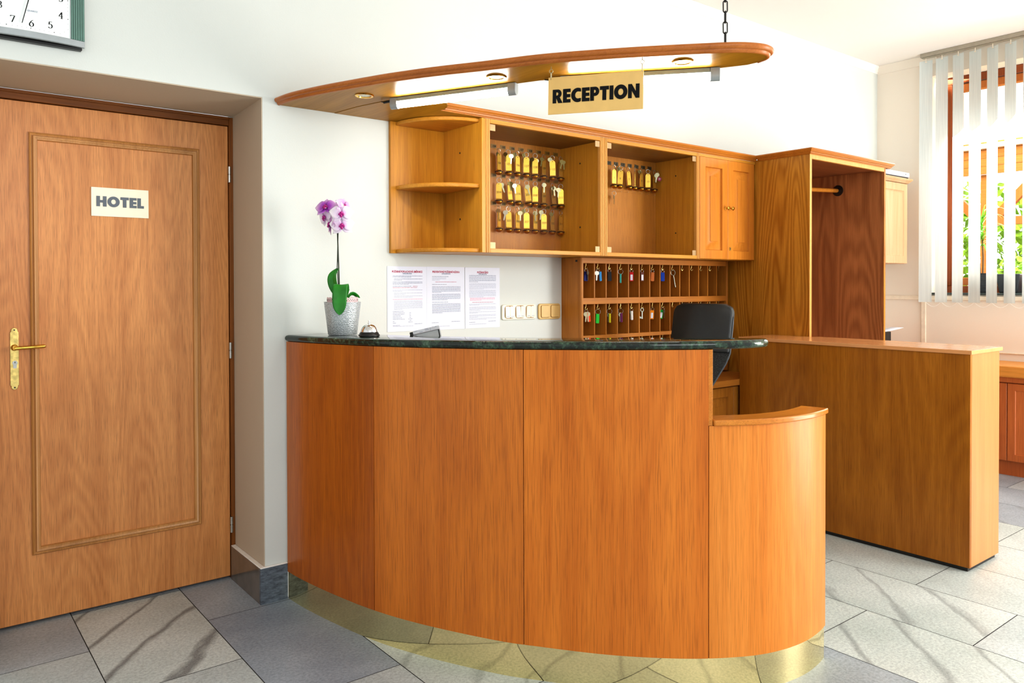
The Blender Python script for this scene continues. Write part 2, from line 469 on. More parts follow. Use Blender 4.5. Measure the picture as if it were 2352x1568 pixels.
# ================================================================== ROOM
CE = 3.02; XR = 5.0; D = .344
# floor tiles: running bond, one mesh of tiles with a colour attribute (tone, vein, random)
xe = [-.638-.4126*k for k in range(7, 0, -1)]+[-.638, -.234, .172, .585, 1.0, 1.42, 1.835, 2.25, 2.67, 3.085, 3.5]+[3.5+.4126*k for k in range(1, 5)]
special = {(-1, 0): (.25, .1), (0, 0): (.75, 1.0), (0, 1): (.25, .05), (1, 0): (.12, .0), (1, -1): (.0, .0), (1, 1): (.1, .0), (2, -1): (.8, .45),
           (2, 0): (.8, .3), (5, -2): (1, .1), (5, -3): (1, .6), (6, -3): (.75, .05), (6, -2): (.95, .55), (7, -2): (.95, .1), (4, -2): (.3, .0), (7, -3): (.9, .1), (8, -2): (.9, .1), (-1, -1): (.6, .1), (0, -1): (.6, .1)}
fv = []; ff = []; fc = []
for i in range(len(xe)-1):
    k = i-7
    base = -.025 if k % 2 else -.41
    for j in range(-9, 3):
        y0 = base+j*.762; y1 = y0+.762
        y0c, y1c = max(y0, -6.0), min(y1, .42)
        if y1c-y0c < .02: continue
        g = .0016
        b = len(fv)
        fv += [(xe[i]+g, y0c+g, 0), (xe[i+1]-g, y0c+g, 0), (xe[i+1]-g, y1c-g, 0), (xe[i]+g, y1c-g, 0)]
        ff.append((b, b+1, b+2, b+3))
        r = random.Random(k*101+j*7+3)
        tv = special.get((k, j), (r.choice([.2, .5, .8, .95]), r.choice([0, 0, .1, .5])))
        fc.append((tv[0], tv[1], r.random(), 1))
me = bpy.data.meshes.new('floor'); me.from_pydata(fv, [], ff)
ca = me.color_attributes.new('tile', 'FLOAT_COLOR', 'CORNER')
for p in me.polygons:
    for li in p.loop_indices: ca.data[li].color = fc[p.index]
bm = bmesh.new(); bm.from_mesh(me)
gl = [bm.verts.new(p) for p in [(-3.5, -6, -.003), (XR+.2, -6, -.003), (XR+.2, .5, -.003), (-3.5, .5, -.003)]]
gf = bm.faces.new(gl); gf.material_index = 1
bm.to_mesh(me); bm.free(); me.materials.append(M['floor']); me.materials.append(M['grout'])
fl = bpy.data.objects.new('floor', me); C.objects.link(fl)
struct(fl, 'grey and white marble tile floor with dark veins and thin dark joints', 'floor')

# back wall with the doorway opening (x -.93 .. 0, to z 2.0426)
w = MB(); w.box(0, XR+.35, 0, .42, 0, CE); w.box(-3.5, -.93, 0, .42, 0, CE)
hh = 2.0426
w.loft([[(-.93, 0, hh), (0, 0, hh), (0, 0, CE), (-.93, 0, CE)], [(-.93, .42, hh), (0, .42, hh), (0, .42, CE), (-.93, .42, CE)]])
struct(w.build('wall_back', M['wall'], smooth=False), 'white plastered wall behind the reception desk', 'wall')
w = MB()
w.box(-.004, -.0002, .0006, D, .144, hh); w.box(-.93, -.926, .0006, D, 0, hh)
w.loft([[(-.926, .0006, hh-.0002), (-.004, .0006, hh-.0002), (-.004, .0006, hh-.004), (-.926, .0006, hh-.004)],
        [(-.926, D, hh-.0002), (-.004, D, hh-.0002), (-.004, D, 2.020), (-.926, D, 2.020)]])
struct(w.build('wall_doorway', M['reveal'], smooth=False), 'white plastered reveal of the recessed doorway with shade tinted into its colour', 'wall')
w = MB(); w.box(-.0236, .0895, -.0143, -.0003, 0, .144)
struct(w.build('baseboard_back', M['slate'], bev=.0008), 'blue grey slate skirting tile beside the counter', 'baseboard')
w = MB(); w.box(-.0236, -.0042, -.0002, D-.001, 0, .144)
struct(w.build('baseboard_doorway', M['slateP'], bev=.0008), 'polished brown slate skirting tile inside the doorway', 'baseboard')
w = MB(); w.box(-.0236, .0895, -.0143, -.0002, .1442, .149); w.box(-.0236, -.0042, -.0002, D-.001, .1442, .149)
struct(w.build('trim_3', M['white'], bev=.002), 'white caulked ledge along the top of the slate skirting', 'trim')

# right wall with the window opening  y -.40 .. -2.5, z 1.21 .. 2.86
WY0, WY1, WZ0, WZ1 = -.40, -2.6, 1.205, 2.86
w = MB()
w.box(XR, XR+.3, WY0, .42, 0, CE); w.box(XR, XR+.3, -6, WY1, 0, CE)
w.box(XR, XR+.3, WY1, WY0, 0, WZ0); w.box(XR, XR+.3, WY1, WY0, WZ1, CE)
struct(w.build('wall_right', M['wallR'], smooth=False), 'cream wall with the window on the right', 'wall')
w = MB(); w.box(-3.5, XR+.3, -6, .42, CE, CE+.05)
struct(w.build('ceiling', M['ceil'], smooth=False), 'pale cream ceiling over the reception', 'ceiling')
prof = [(0, 2.962), (.004, 2.963), (.006, 2.976), (.010, 2.979), (.012, 2.994), (.018, 3.004), (.024, 3.010), (.026, 3.0195), (0, 3.0195)]
w = MB(); sweep(w, [(XR-.001, -.0005), (-3.4, -.0005)], prof)
struct(w.build('trim_1', M['white']), 'white moulded cornice along the back wall', 'cornice')
prof2 = [(0, 2.955), (.004, 2.957), (.012, 2.985), (.022, 3.01), (.026, 3.0195), (0, 3.0195)]
w = MB(); sweep(w, [(XR-.0005, -.45), (XR-.0005, -.002)], prof2)
struct(w.build('trim_2', M['wallR']), 'short cream cornice above the window wall corner', 'cornice')
# wall mouldings below the window
w = MB(); w.box(XR-.012, XR-.0005, WY1, -.002, 1.165, 1.198)
struct(w.build('trim_4', M['cream'], bev=.003), 'cream rail below the window sill', 'trim')
w = MB(); w.box(XR-.014, XR-.0005, -.385, -.35, .80, 1.1645)
struct(w.build('trim_5', M['cream'], bev=.004), 'cream upright cable trunking under the window', 'trim')
w = MB(); w.box(XR-.012, XR-.0005, -2.6, -.4, .79, .80)
struct(w.build('trim_6', M['cream'], bev=.003), 'thin cream ledge above the sill cabinet', 'trim')

# door
d1 = thing('door_1', 'oak veneered hotel door in the recessed doorway', 'door', (-.45, D, 0)); d1['kind'] = 'structure'
Y = D+.009
b = MB(); b.box(-.875, -.023, Y, Y+.04, .012, 1.9795)
leaf = b.build('door_leaf', M['door'], d1, bev=.002)
b = MB()
x0, x1, z0, z1 = -.7662, -.1455, .2645, 1.8665
st = [(0, 0, 0, 0, Y+.001), (0, 0, 0, 0, Y-.006), (.004, .004, .004, .004, Y-.010), (.009, .009, .009, .009, Y-.006), (.0105, .0105, .0105, .0105, Y-.006), (.014, .014, .014, .014, Y-.013),
      (.02, .02, .02, .02, Y-.011), (.0215, .0215, .0215, .0215, Y-.009), (.027, .027, .027, .027, Y-.009), (.03, .03, .03, .03, Y+.001)]
rings = []
for l, r, bo, t, y in st: rings.append([(x0+l, y, z0+bo), (x1-r, y, z0+bo), (x1-r, y, z1-t), (x0+l, y, z1-t)])
b.loft(rings, True, False); b.build('panel_moulding', M['mouldV'], leaf)
for xa, xb in ((-.0205, .0035), (-.925, -.9)):
    b = MB(); b.box(xa, xb, D+.0005, D+.05, .0, 2.0185); b.build('frame_upright', M['doorframeV'], d1, bev=.002)
b = MB(); b.box(-.8995, -.021, D+.0005, D+.05, 1.982, 2.0185); b.box(-.8995, -.021, D-.006, D+.004, 2.006, 2.0180)
b.build('frame_head', M['doorframe'], d1, bev=.002)
b = MB(); b.box(-.9, .003, D+.05, D+.07, 0, 2.0185); b.build('light_block_panel', M['doorframeV'], d1)  # unseen panel behind the leaf, added to block light
hg = MB(); hg.lathe([(.0065, 0), (.0065, .0325)], 14, Matrix.Translation((0, 0, -.034))); hg.lathe([(.0065, 0), (.0065, .0325)], 14, Matrix.Translation((0, 0, .002))); hg.lathe([(.004, -.03), (.004, .03)], 10)
hm = mesh_of(hg, 'hinge', M['steel'])
for z in (1.7687, 1.0024, .2392): inst(hm, 'hinge', None, d1, (-.0205+.45, Y-.010-D, z))
# handle on its plate
hp = MB()
pl = []
cx, zc, hw, hz = -.8175, 1.0135, .0142, .1055
outl = []
for s in (1, -1):
    arc = []
    for i in range(13):
        a = PI*i/12
        arc.append((cx+s*.0108*math.cos(a), zc+s*(hz+.0085*math.sin(a)*1.25)))
    outl += [(cx+s*hw, zc+s*(hz-.006)), (cx+s*.0108, zc+s*(hz-.004))]+arc+[(cx-s*.0108, zc+s*(hz-.004))]
    outl += [(cx-s*hw, zc+s*(hz-.006))]
hp.loft([[(p[0], Y, p[1]) for p in outl], [(p[0], Y-.004, p[1]) for p in outl]])
plate = hp.build('handle_plate', M['brassA'], leaf, bev=.001)
hp = MB()
lz = 1.0555
hp.lathe([(.0125, 0), (.0115, .004), (.0085, .006), (.008, .035)], 20, Matrix.Translation((cx, Y-.003, lz)) @ Matrix.Rotation(PI/2, 4, 'X'))
hp.tube([(cx-.002, Y-.038, lz-.001), (cx+.02, Y-.041, lz), (cx+.05, Y-.043, lz+.001), (cx+.09, Y-.043, lz+.003), (cx+.097, Y-.043, lz+.003)], [.0075, .007, .007, .0075, .004], 12)
hp.build('door_handle', M['gold'], leaf)
hp = MB(); hp.lathe([(.0085, 0), (.0085, .004)], 18, Matrix.Translation((cx+.001, Y-.003, .998)) @ Matrix.Rotation(PI/2, 4, 'X')); hp.box(cx-.0045, cx+.0065, Y-.0065, Y-.003, .978, .996)
hp.build('lock_cylinder', M['steel'], leaf)
hp = MB()
for z in (zc+.1075, zc-.1075): hp.lathe([(.0028, 0), (.0028, .0012)], 10, Matrix.Translation((cx, Y-.0038, z)) @ Matrix.Rotation(PI/2, 4, 'X'))
hp.box(cx-.0002, cx+.0022, Y-.0074, Y-.0068, .997, 1.003)
hp.build('plate_screw', M['black'], leaf)
# HOTEL plate
def block_letters(word, H, glyph_gap=.0, mat=None, t=.0008):
    """heavy block capitals drawn as filled outlines; returns mesh, width (origin bottom left)."""
    cu = bpy.data.curves.new('lettering', 'CURVE'); cu.dimensions = '2D'; cu.fill_mode = 'BOTH'; cu.extrude = t
    def poly(pts, dx):
        s = cu.splines.new('POLY'); s.points.add(len(pts)-1)
        for i, (x, y) in enumerate(pts): s.points[i].co = ((x+dx)*H, y*H, 0, 1)
        s.use_cyclic_u = True
    def arc(cx, cy, rx, ry, a0, a1, n=20): return [(cx+rx*math.cos(math.radians(a0+(a1-a0)*i/n)), cy+ry*math.sin(math.radians(a0+(a1-a0)*i/n))) for i in range(n+1)]
    S = .30
    G = {'H': (.84, [[(0, 0), (S, 0), (S, .37), (.54, .37), (.54, 0), (.84, 0), (.84, 1), (.54, 1), (.54, .62), (S, .62), (S, 1), (0, 1)]]),
         'O': (1.02, [arc(.51, .5, .51, .52, 0, 360, 40)[:-1], arc(.51, .5, .20, .24, 0, 360, 32)[:-1]]),
         'T': (.70, [[(.2, 0), (.5, 0), (.5, .74), (.70, .74), (.70, 1), (0, 1), (0, .74), (.2, .74)]]),
         'E': (.60, [[(0, 0), (.60, 0), (.60, .24), (.30, .24), (.30, .38), (.58, .38), (.58, .61), (.30, .61), (.30, .76), (.60, .76), (.60, 1), (0, 1)]]),
         'L': (.56, [[(0, 0), (.56, 0), (.56, .25), (.30, .25), (.30, 1), (0, 1)]]),
         'R': (.78, [[(0, 0), (.28, 0), (.28, .38), (.45, 0), (.80, 0), (.56, .44)]+arc(.42, .69, .29, .31, -50, 90)+[(0, 1)], [(.28, .56)]+arc(.36, .68, .09, .115, -90, 90, 12)+[(.28, .795)]]),
         'C': (.80, [arc(.52, .5, .52, .52, 62, 298, 36)[::1]+[(.78, .26)]+arc(.55, .5, .24, .26, 290, 70, 20)+[(.78, .74)]]),
         'P': (.70, [[(0, 0), (.29, 0), (.29, .34)]+arc(.38, .67, .32, .33, -90, 90)+[(0, 1)], [(.29, .56)]+arc(.35, .67, .09, .11, -90, 90, 12)+[(.29, .78)]]),
         'I': (.29, [[(0, 0), (.29, 0), (.29, 1), (0, 1)]]),
         'N': (.86, [[(0, 0), (.28, 0), (.28, .52), (.58, 0), (.86, 0), (.86, 1), (.58, 1), (.58, .48), (.28, 1), (0, 1)]])}
    x = 0
    for ch in word:
        wd, pl = G[ch]
        for p in pl: poly(p, x)
        x += wd+glyph_gap
    o = bpy.data.objects.new('lettering', cu); C.objects.link(o)
    me = bpy.data.meshes.new_from_object(o); bpy.data.objects.remove(o); bpy.data.curves.remove(cu)
    me.materials.clear(); me.materials.append(mat); return me, (x-glyph_gap)*H
hs = thing('hotel_sign', 'cream rectangular plate reading HOTEL on the oak door', 'sign', (-.4525, Y, 1.62))
b = MB(); b.box(-.5575, -.3475, Y-.0045, Y-.0002, 1.5618, 1.676); b.build('sign_plate', M['hotelplate'], hs, bev=.0006)
lm, lw = block_letters('HOTEL', .041, .07, M['hotelink'])
k = .174/lw
inst(lm, 'lettering', None, hs, M4=Matrix.Translation((-.0870, -.0056, -.0195)) @ R90X @ Matrix.Diagonal((k, 1, 1, 1)))

# ================================================================== RECEPTION COUNTER
P = catmull([(.088, -.016), (.10, -.15), (.133, -.3525), (.185, -.58), (.262, -.79), (.384, -1.035), (.475, -1.17), (.60, -1.335), (.72, -1.46), (.835, -1.555), (.965, -1.632), (1.08, -1.668), (1.19, -1.678), (1.285, -1.668), (1.342, -1.655)], 8)
def zt(p): return 1.056-.0167*p[1]
def cut(ya, yb=None, xa=None):
    pass
def piece(t0, t1):   # slice of P by arc parameter
    L = [0]
    for a, b2 in zip(P, P[1:]): L.append(L[-1]+math.dist(a, b2))
    def at(s):
        for i in range(len(P)-1):
            if L[i+1] >= s-1e-9:
                k = (s-L[i])/(L[i+1]-L[i]); return (P[i][0]+(P[i+1][0]-P[i][0])*k, P[i][1]+(P[i+1][1]-P[i][1])*k)
        return P[-1]
    return [at(t0)]+[P[i] for i in range(len(P)) if t0+1e-6 < L[i] < t1-1e-6]+[at(t1)]
def arclen(x, y):
    L = 0; best = (9, 0)
    for a, b2 in zip(P, P[1:]):
        d = math.dist(a, (x, y))
        if d < best[0]: best = (d, L)
        L += math.dist(a, b2)
    return best[1], L
s1, LT = arclen(.185, -.585); s2, _ = arclen(.435, -1.12); s3, _ = arclen(.833, -1.554)
rc = thing('reception_counter', 'curved reception desk with vertical oak panels and a brass plinth', 'reception desk', (.7, -1.0, 0))
gap = .0012
for a, bb, m in ((0, s1, 'counter1'), (s1, s2, 'counter'), (s2, s3, 'counter2')):  # panel colours step from shaded to lit along the curve
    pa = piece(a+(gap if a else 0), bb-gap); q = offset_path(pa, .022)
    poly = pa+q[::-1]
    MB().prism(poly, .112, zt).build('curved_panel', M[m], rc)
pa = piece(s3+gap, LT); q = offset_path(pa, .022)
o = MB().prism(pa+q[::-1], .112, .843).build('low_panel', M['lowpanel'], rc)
pa = piece(0, LT); pin = offset_path(pa, .004); q = offset_path(pa, .016)
MB().prism(pin+q[::-1], 0, .1115).build('brass_plinth', M['brass'], rc)
# cap on the low panel
pa = piece(s3+.014, LT); f = offset_path(pa, -.010); q = offset_path(pa, .085)
b = MB(); rr = []
f1 = f+q[::-1]
MB().prism(f1, .8435, .862).build('low_cap', M['cap'], rc, bev=.006, segs=3)
# end post of the tall part
pa = piece(s3-.001, s3+.013); q = offset_path(pa, .03)
f = offset_path(pa, .001)
MB().prism(f+q[::-1], .8435, zt).build('end_post', M['cap'], rc, bev=.004)
# desk on the clerk's side
pa = piece(.03, s3-.03); f = offset_path(pa, .024); q = offset_path(pa, .40)
q = [(max(p[0], .0), min(p[1], -.02)) for p in q]
MB().prism(f+q[::-1], .72, .745).build('inner_desk', M['beech'], rc)
# granite top
front = offset_path([p for p in P if p[1] <= -.016 and p[1] > -1.56], -.006)
front = [(p[0], min(p[1], -.003)) for p in front]
tip = [(.89, -1.595), (.945, -1.623), (1.0, -1.632), (1.045, -1.627), (1.075, -1.606), (1.08, -1.578), (1.066, -1.553), (1.042, -1.53)]
back = [(.99, -1.464), (.90, -1.353), (.823, -1.258), (.75, -1.168), (.672, -1.068), (.62, -.995), (.53, -.84), (.4527, -.66), (.40, -.49), (.362, -.32), (.315, -.15), (.275, -.003)]
outline = [p for p in front if p[1] > -1.56]+tip+back
def slab(outline, zf, th, r, n=5):
    m = MB(); rings = []
    for i in range(2*n+2):
        if i <= n: a = -PI/2+PI/2*i/n; z = r+r*math.sin(a)
        else: a = PI/2*(i-n-1)/n; z = th-r+r*math.sin(a)
        ins = r*(1-math.cos(a))
        pp = offset_path(outline, ins, True)
        rings.append([(p[0], p[1] if p[1] < -.01 else p[1], zf(p)+z) for p in pp])
    return m.loft(rings, True, True)
gr = slab(outline, lambda p: zt(p)+.0004, .0270, .0125)
tag(gr.build('granite_countertop', M['granite'], None), 'polished dark green granite top of the reception desk', 'countertop')
ZG = lambda y: 1.056-.0167*y+.0276

# ================================================================== CANOPY
Fc = catmull([(.068, -.002), (.0822, -.1276), (.1298, -.2914), (.1853, -.4398), (.2194, -.527), (.2565, -.6135), (.3334, -.7658), (.4313, -.9296), (.5289, -1.1024), (.6324, -1.242), (.7382, -1.3712), (.8696, -1.5153), (.9381, -1.5823), (1.0, -1.6163), (1.0455, -1.618), (1.078, -1.597), (1.091, -1.555)], 4)
Bc = [(1.0877, -1.5165), (1.049, -1.441), (.87, -1.20), (.666, -.94), (.61, -.82), (.53, -.64), (.44, -.46), (.3688, -.3211), (.33, -.17), (.308, -.002)]
cn = thing('overhead_canopy', 'boomerang shaped oak canopy with moulded edge above the desk', 'canopy', (.6, -.9, 2.02))
MB().prism(Fc+Bc, 2.0205, 2.046).build('canopy_board', M['canopy'], cn)
pr = [(.001, 2.0185), (-.003, 2.0185), (-.007, 2.021), (-.0095, 2.027), (-.0095, 2.0285), (-.014, 2.0295), (-.0185, 2.033), (-.0205, 2.039), (-.0185, 2.045), (-.014, 2.048), (.001, 2.0485)]
mp = Fc[:]
mp[0] = (mp[0][0], -.003)
sweep(MB(), mp, pr)
b = MB(); sweep(b, mp, pr); b.v = [(x, min(y, -.0008), z) for x, y, z in b.v]
b.build('edge_moulding', M['canmould'], cn)
fb = [(.312, -.002), (.335, -.17), (.374, -.3211), (.446, -.462), (.50, -.565), (.56, -.48), (.62, -.41), (.641, -.36), (.641, -.3207), (.876, -.3207), (.876, -.002), (.5745, -.002)]
tag(MB().prism(fb, 2.0195, 2.035).build('filler_board', M['canopy']), 'flat oak filler board joining the canopy to the wall cabinets', 'board')
def downlight(x, y, label, cable):
    t = thing('downlight', label, 'ceiling light', (x, y, 2.02), 'round downlights set in the canopy')
    b = MB(); T = Matrix.Translation((x, y, 2.0202))
    b.lathe([(.036, 0), (.037, -.002), (.034, -.0045), (.027, -.004), (.026, 0)], 28, T, cap=False); b.build('trim_ring', M['gold'], t)
    b = MB(); b.lathe([(.0265, -.0008), (.015, -.002), (.001, -.003)], 24, T); b.build('lens', M['lampglass'], t)
    b = MB(); b.lathe([(.025, 0), (.025, .004), (.015, .006)], 16, Matrix.Translation((x, y, 2.0465))); b.build('lamp_can', M['silver'], t)
    if cable:
        b = MB(); pts = []
        for i in range(25):
            a = i/24*2*PI*1.6
            pts.append((x+.018*math.sin(a*.9)+.01*i/24, y+.022*math.cos(a), 2.062+.012*math.sin(a*1.3)))
        b.tube(pts, .0016, 6); b.build('cable', M['cream'], t)
downlight(.2675, -.3607, 'round brass rimmed downlight nearest the wall end of the canopy', False)
downlight(.513, -.8831, 'round downlight in the canopy above the first tube light', True)
downlight(.887, -1.4084, 'round downlight near the rounded tip of the canopy', True)

def tube_light(a, bpt, label):
    a = Vector((a[0], a[1], 0)); bv = Vector((bpt[0], bpt[1], 0)); d = (bv-a); L = d.length; d.normalize()
    ang = math.atan2(d.y, d.x)
    t = thing('tube_light', label, 'lamp', (a.x, a.y, 2.0195)); t.rotation_euler = (0, 0, 0)
    Mx = Matrix.Translation((a.x, a.y, 2.0195)) @ Matrix.Rotation(ang, 4, 'Z')
    b = MB(); b.box(.032, L-.032, 0, .026, -.0165, 0, Mx); b.build('housing', M['tubewhite'], t, bev=.002)
    b = MB(); n = 10
    ring = lambda x: [(x, .013+.0125*math.cos(PI+PI*i/n), -.022+.019*math.sin(PI+PI*i/n)) for i in range(n+1)]+[(x, .0255, -.017), (x, .0005, -.017)]
    b.loft([ring(.032), ring(L-.032)], True, True, Mx); b.build('diffuser', M['tube'], t)
    for x in (0, L-.0315):
        b = MB(); ring2 = lambda x: [(x, .013+.014*math.cos(PI+PI*i/n), -.024+.020*math.sin(PI+PI*i/n)) for i in range(n+1)]+[(x, .027, -.0005), (x, -.001, -.0005)]
        b.loft([ring2(x), ring2(x+.0315)], True, True, Mx); b.build('end_cap', M['silver'], t, bev=.001)
    b = MB(); b.tube([(-.001, .013, -.010), (-.018, .012, -.010), (-.035, .009, -.013)], [.005, .0055, .0045], 8, mat=Mx)
    b.tube([(-.033, .009, -.012), (-.05, .02, -.006), (-.06, .03, -.002)], .0022, 6, mat=Mx); b.build('plug', M['rubber'], t)
tube_light((.3641, -.3859), (.6055, -.873), 'lit white tube light under the canopy nearer the wall cabinets')
tube_light((.681, -1.0338), (1.0315, -1.4494), 'lit white tube light partly behind the RECEPTION sign')

# chain up to the ceiling
cx, cy = .995, -1.497
ch = thing('hanging_chain', 'black iron chain holding the canopy from the ceiling', 'chain', (cx, cy, 2.0465))
b = MB(); n = 0; z = 2.062
def link(b, c, h, w, r, rot):
    pts = []
    for i in range(18):
        a = 2*PI*i/18; x = w*math.cos(a); zz = w*math.sin(a)
        pts.append((x, 0, zz+(h if math.sin(a) > 0 else -h)))
    b.tube(pts, r, 7, True, False, Matrix.Translation(c) @ Matrix.Rotation(rot, 4, 'Z'))
while z < 3.02:
    link(b, (cx, cy, z), .0125, .0068, .0022, math.radians(-38) if n % 2 == 0 else math.radians(52)); z += .0345; n += 1
b.build('chain_links', M['iron'], ch)
b = MB(); b.lathe([(.012, 0), (.012, .004), (.004, .006), (.003, .012)], 14, Matrix.Translation((cx, cy, 2.0463))); b.build('eye_bolt', M['iron'], ch)

# RECEPTION sign
A = Vector((.5816, -1.0992, 0)); dv = Vector((.5228, -.8524, 0)); ang = math.atan2(dv.y, dv.x)
rs = thing('reception_sign', 'hanging brass coloured board reading RECEPTION in black capitals', 'sign', (A.x, A.y, 1.858))
Mx = Matrix.Translation((A.x, A.y, 0)) @ Matrix.Rotation(ang, 4, 'Z') @ Matrix.Rotation(math.radians(1.1), 4, 'Y')
zo = 0
b = MB(); b.box(-.009, .3130, -.0015, .0015, 1.8590, 1.9835, Matrix.Translation((A.x, A.y, 0)) @ Matrix.Rotation(ang, 4, 'Z') @ Matrix.Translation((0, 0, 1.98)) @ Matrix.Rotation(math.radians(1.0), 4, 'Y') @ Matrix.Translation((0, 0, -1.98)))
b.build('sign_board', M['signbrass'], rs, bev=.0006)
lm, lw = block_letters('RECEPTION', .0455, .055, M['ink'])
k = .2935/lw
TT = Matrix.Translation((A.x, A.y, 0)) @ Matrix.Rotation(ang, 4, 'Z') @ Matrix.Translation((0, 0, 1.98)) @ Matrix.Rotation(math.radians(1.0), 4, 'Y') @ Matrix.Translation((0, 0, -1.98))
inst(lm, 'lettering', None, rs, M4=Matrix.Translation(-rs.location) @ TT @ Matrix.Translation((.0072, -.0023, 1.8958)) @ R90X @ Matrix.Diagonal((k, 1, 1, 1)))
for s in (0, .3085):
    p = A+dv*s; z1 = 1.9765-.0175*s/.3085*.3
    b = MB()
    b.tube([(p.x, p.y, 2.0203), (p.x, p.y, 2.011)], .0014, 6)
    pt = Matrix.Translation((p.x, p.y, 2.005)) @ Matrix.Rotation(ang, 4, 'Z')
    b.torus(.0062, .0012, 16, 6, pt)
    link(b, (p.x, p.y, 1.988-.006*s), .0075, .0042, .0012, ang+PI/2)
    b.build('sign_hook', M['nickel'], rs)

# ================================================================== WALL CABINETS
YF = -.3215; ZB, ZT = 1.4290, 2.0235
def screw_spot(b, x, y, z, nx):
    b.lathe([(.004, 0), (.004, .001)], 10, Matrix.Translation((x, y, z)) @ Matrix.Rotation(nx*PI/2, 4, 'Y'))
# corner shelf unit
cs = thing('corner_shelf', 'open quarter round corner shelf unit at the left end of the wall cabinets', 'shelf', (.72, 0, ZB))
b = MB(); b.box(.5735, .8560, -.018, -.0006, ZB, 2.0185); b.build('back_panel', M['cab'], cs, bev=.001)
b = MB(); b.box(.8565, .8765, YF, -.0006, ZB, ZT-.0045); b.build('side_panel', M['cab'], cs, bev=.001)
for z0, z1 in ((2.0015, 2.0185), (1.7125, 1.7315), (1.4292, 1.4475)):
    b = MB(); pts = [(.856, -.0185), (.600, -.0185)]
    for i in range(0, 21):
        a = PI/2*i/20
        pts.append((.600+.2555*(1-math.cos(a))*1.0, -.0185-.285*math.sin(a)))
    pts = [(.8560, -.0185), (.600, -.0185)]+[(.856-.256*math.cos(PI/2*i/20)**1.0, -.0255-.278*math.sin(PI/2*i/20)) for i in range(21)]
    b.prism(pts, z0, z1); b.build('quarter_shelf', M['cabX'], cs, bev=.004)
for z in (1.8864, 1.5855):
    b = MB(); b.lathe([(.0045, 0), (.0045, .001)], 10, Matrix.Translation((.8563, -.152, z)) @ Matrix.Rotation(-PI/2, 4, 'Y')); b.build('screw_cap', M['black'], cs)

FM = {}
def key_cabinet(x0, x1, name_label, seed):
    """open fronted cabinet with glass doors; x0..x1 outer, returns root"""
    t = thing('key_cabinet', name_label, 'cabinet', ((x0+x1)/2, 0, ZB))
    L = .024
    for xa in (x0, x1-.018):
        b = MB(); b.box(xa, xa+.018, YF+.02, -.0008, ZB, ZT-.0045); b.build('side_panel', M['cab'], t)
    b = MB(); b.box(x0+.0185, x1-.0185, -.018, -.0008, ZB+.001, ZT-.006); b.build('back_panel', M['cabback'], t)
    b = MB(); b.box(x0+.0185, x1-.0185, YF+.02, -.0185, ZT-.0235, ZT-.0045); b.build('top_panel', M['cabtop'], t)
    b = MB(); b.box(x0+.0185, x1-.0185, YF+.02, -.0185, ZB+.0005, ZB+.0185); b.build('bottom_panel', M['cabX'], t)
    for xa in (x0, x1-L):
        b = MB(); b.box(xa, xa+L, YF, YF+.0195, ZB, ZT-.0045)
        b.box(xa+.004, xa+.0085, YF-.0025, YF, ZB, ZT-.0045); b.box(xa+.0135, xa+.018, YF-.0025, YF, ZB, ZT-.0045)
        b.build('front_pilaster', M['wardedge'], t, bev=.0015)
    for za, zb in ((ZT-.0235, ZT-.0045), (ZB, ZB+.0185)):
        b = MB(); b.box(x0+L+.0003, x1-L-.0003, YF, YF+.0195, za, zb); b.build('front_rail', M['cabX'], t, bev=.001)
    g = None
    xm = (x0+x1)/2
    for xa, xb, hx in ((x0+L+.002, xm-.0015, 1), (xm+.0015, x1-L-.002, -1)):
        b = MB(); b.box(xa, xb, YF+.006, YF+.010, ZB+.021, ZT-.026); g = b.build('glass_door', M['glass'], t, smooth=False)
        for z in (1.983, 1.4615):
            b = MB(); xh = xa if hx == 1 else xb
            b.box(min(xh, xh+hx*.030), max(xh, xh+hx*.030), YF+.0035, YF+.0058, z-.0145, z+.0145)
            b.build('glass_hinge', M['hinge'], g, bev=.0008)
    for z in (1.9068, 1.5804):
        b = MB(); b.lathe([(.0045, 0), (.0045, .001)], 10, Matrix.Translation((x1-.0182, -.168, z)) @ Matrix.Rotation(-PI/2, 4, 'Y')); b.build('screw_cap', M['black'], t)
    return t
kc1 = key_cabinet(.8775, 1.6070, 'left glass fronted oak cabinet filled with three rows of room keys', 1)
kc2 = key_cabinet(1.6080, 2.3550, 'right glass fronted oak cabinet with one short row of room keys', 2)

def raised_door(x0, x1, z0, z1, yf, th=.020, st=.050, parent=None, mat=None):
    b = MB()
    y = yf
    rect_rings(b, x0, x1, z0, z1, [(0, 0, 0, 0, y+th), (0, 0, 0, 0, y+.002), (.002, .002, .002, .002, y), (st, st, st, st*1.05, y), (st+.003, st+.003, st+.003, st*1.05+.003, y+.012), (st+.008, st+.008, st+.008, st*1.05+.008, y+.0135),
                                   (st+.042, st+.042, st+.050, st*1.05+.050, y+.0035), (st+.043, st+.043, st+.051, st*1.05+.051, y+.001)])
    return b.build('cupboard_door', mat or M['doorleaf'], parent)
wc = thing('wall_cupboard', 'oak wall cupboard with two raised panel doors and brass knobs', 'cupboard', (2.61, 0, ZB))
b = MB(); b.box(2.356, 2.8775, YF+.022, -.0008, ZB, ZT-.0045); b.build('carcass', M['cab'], wc)
b = MB(); b.box(2.3562, 2.8770, YF+.0005, YF+.0215, ZT-.020, ZT-.0045); b.build('top_rail', M['cabX'], wc)
dz0, dz1 = ZB+.002, ZT-.021
dL = raised_door(2.3575, 2.6100, dz0, dz1, YF-.002, parent=wc)
dR = raised_door(2.6115, 2.8680, dz0, dz1, YF-.002, parent=wc)
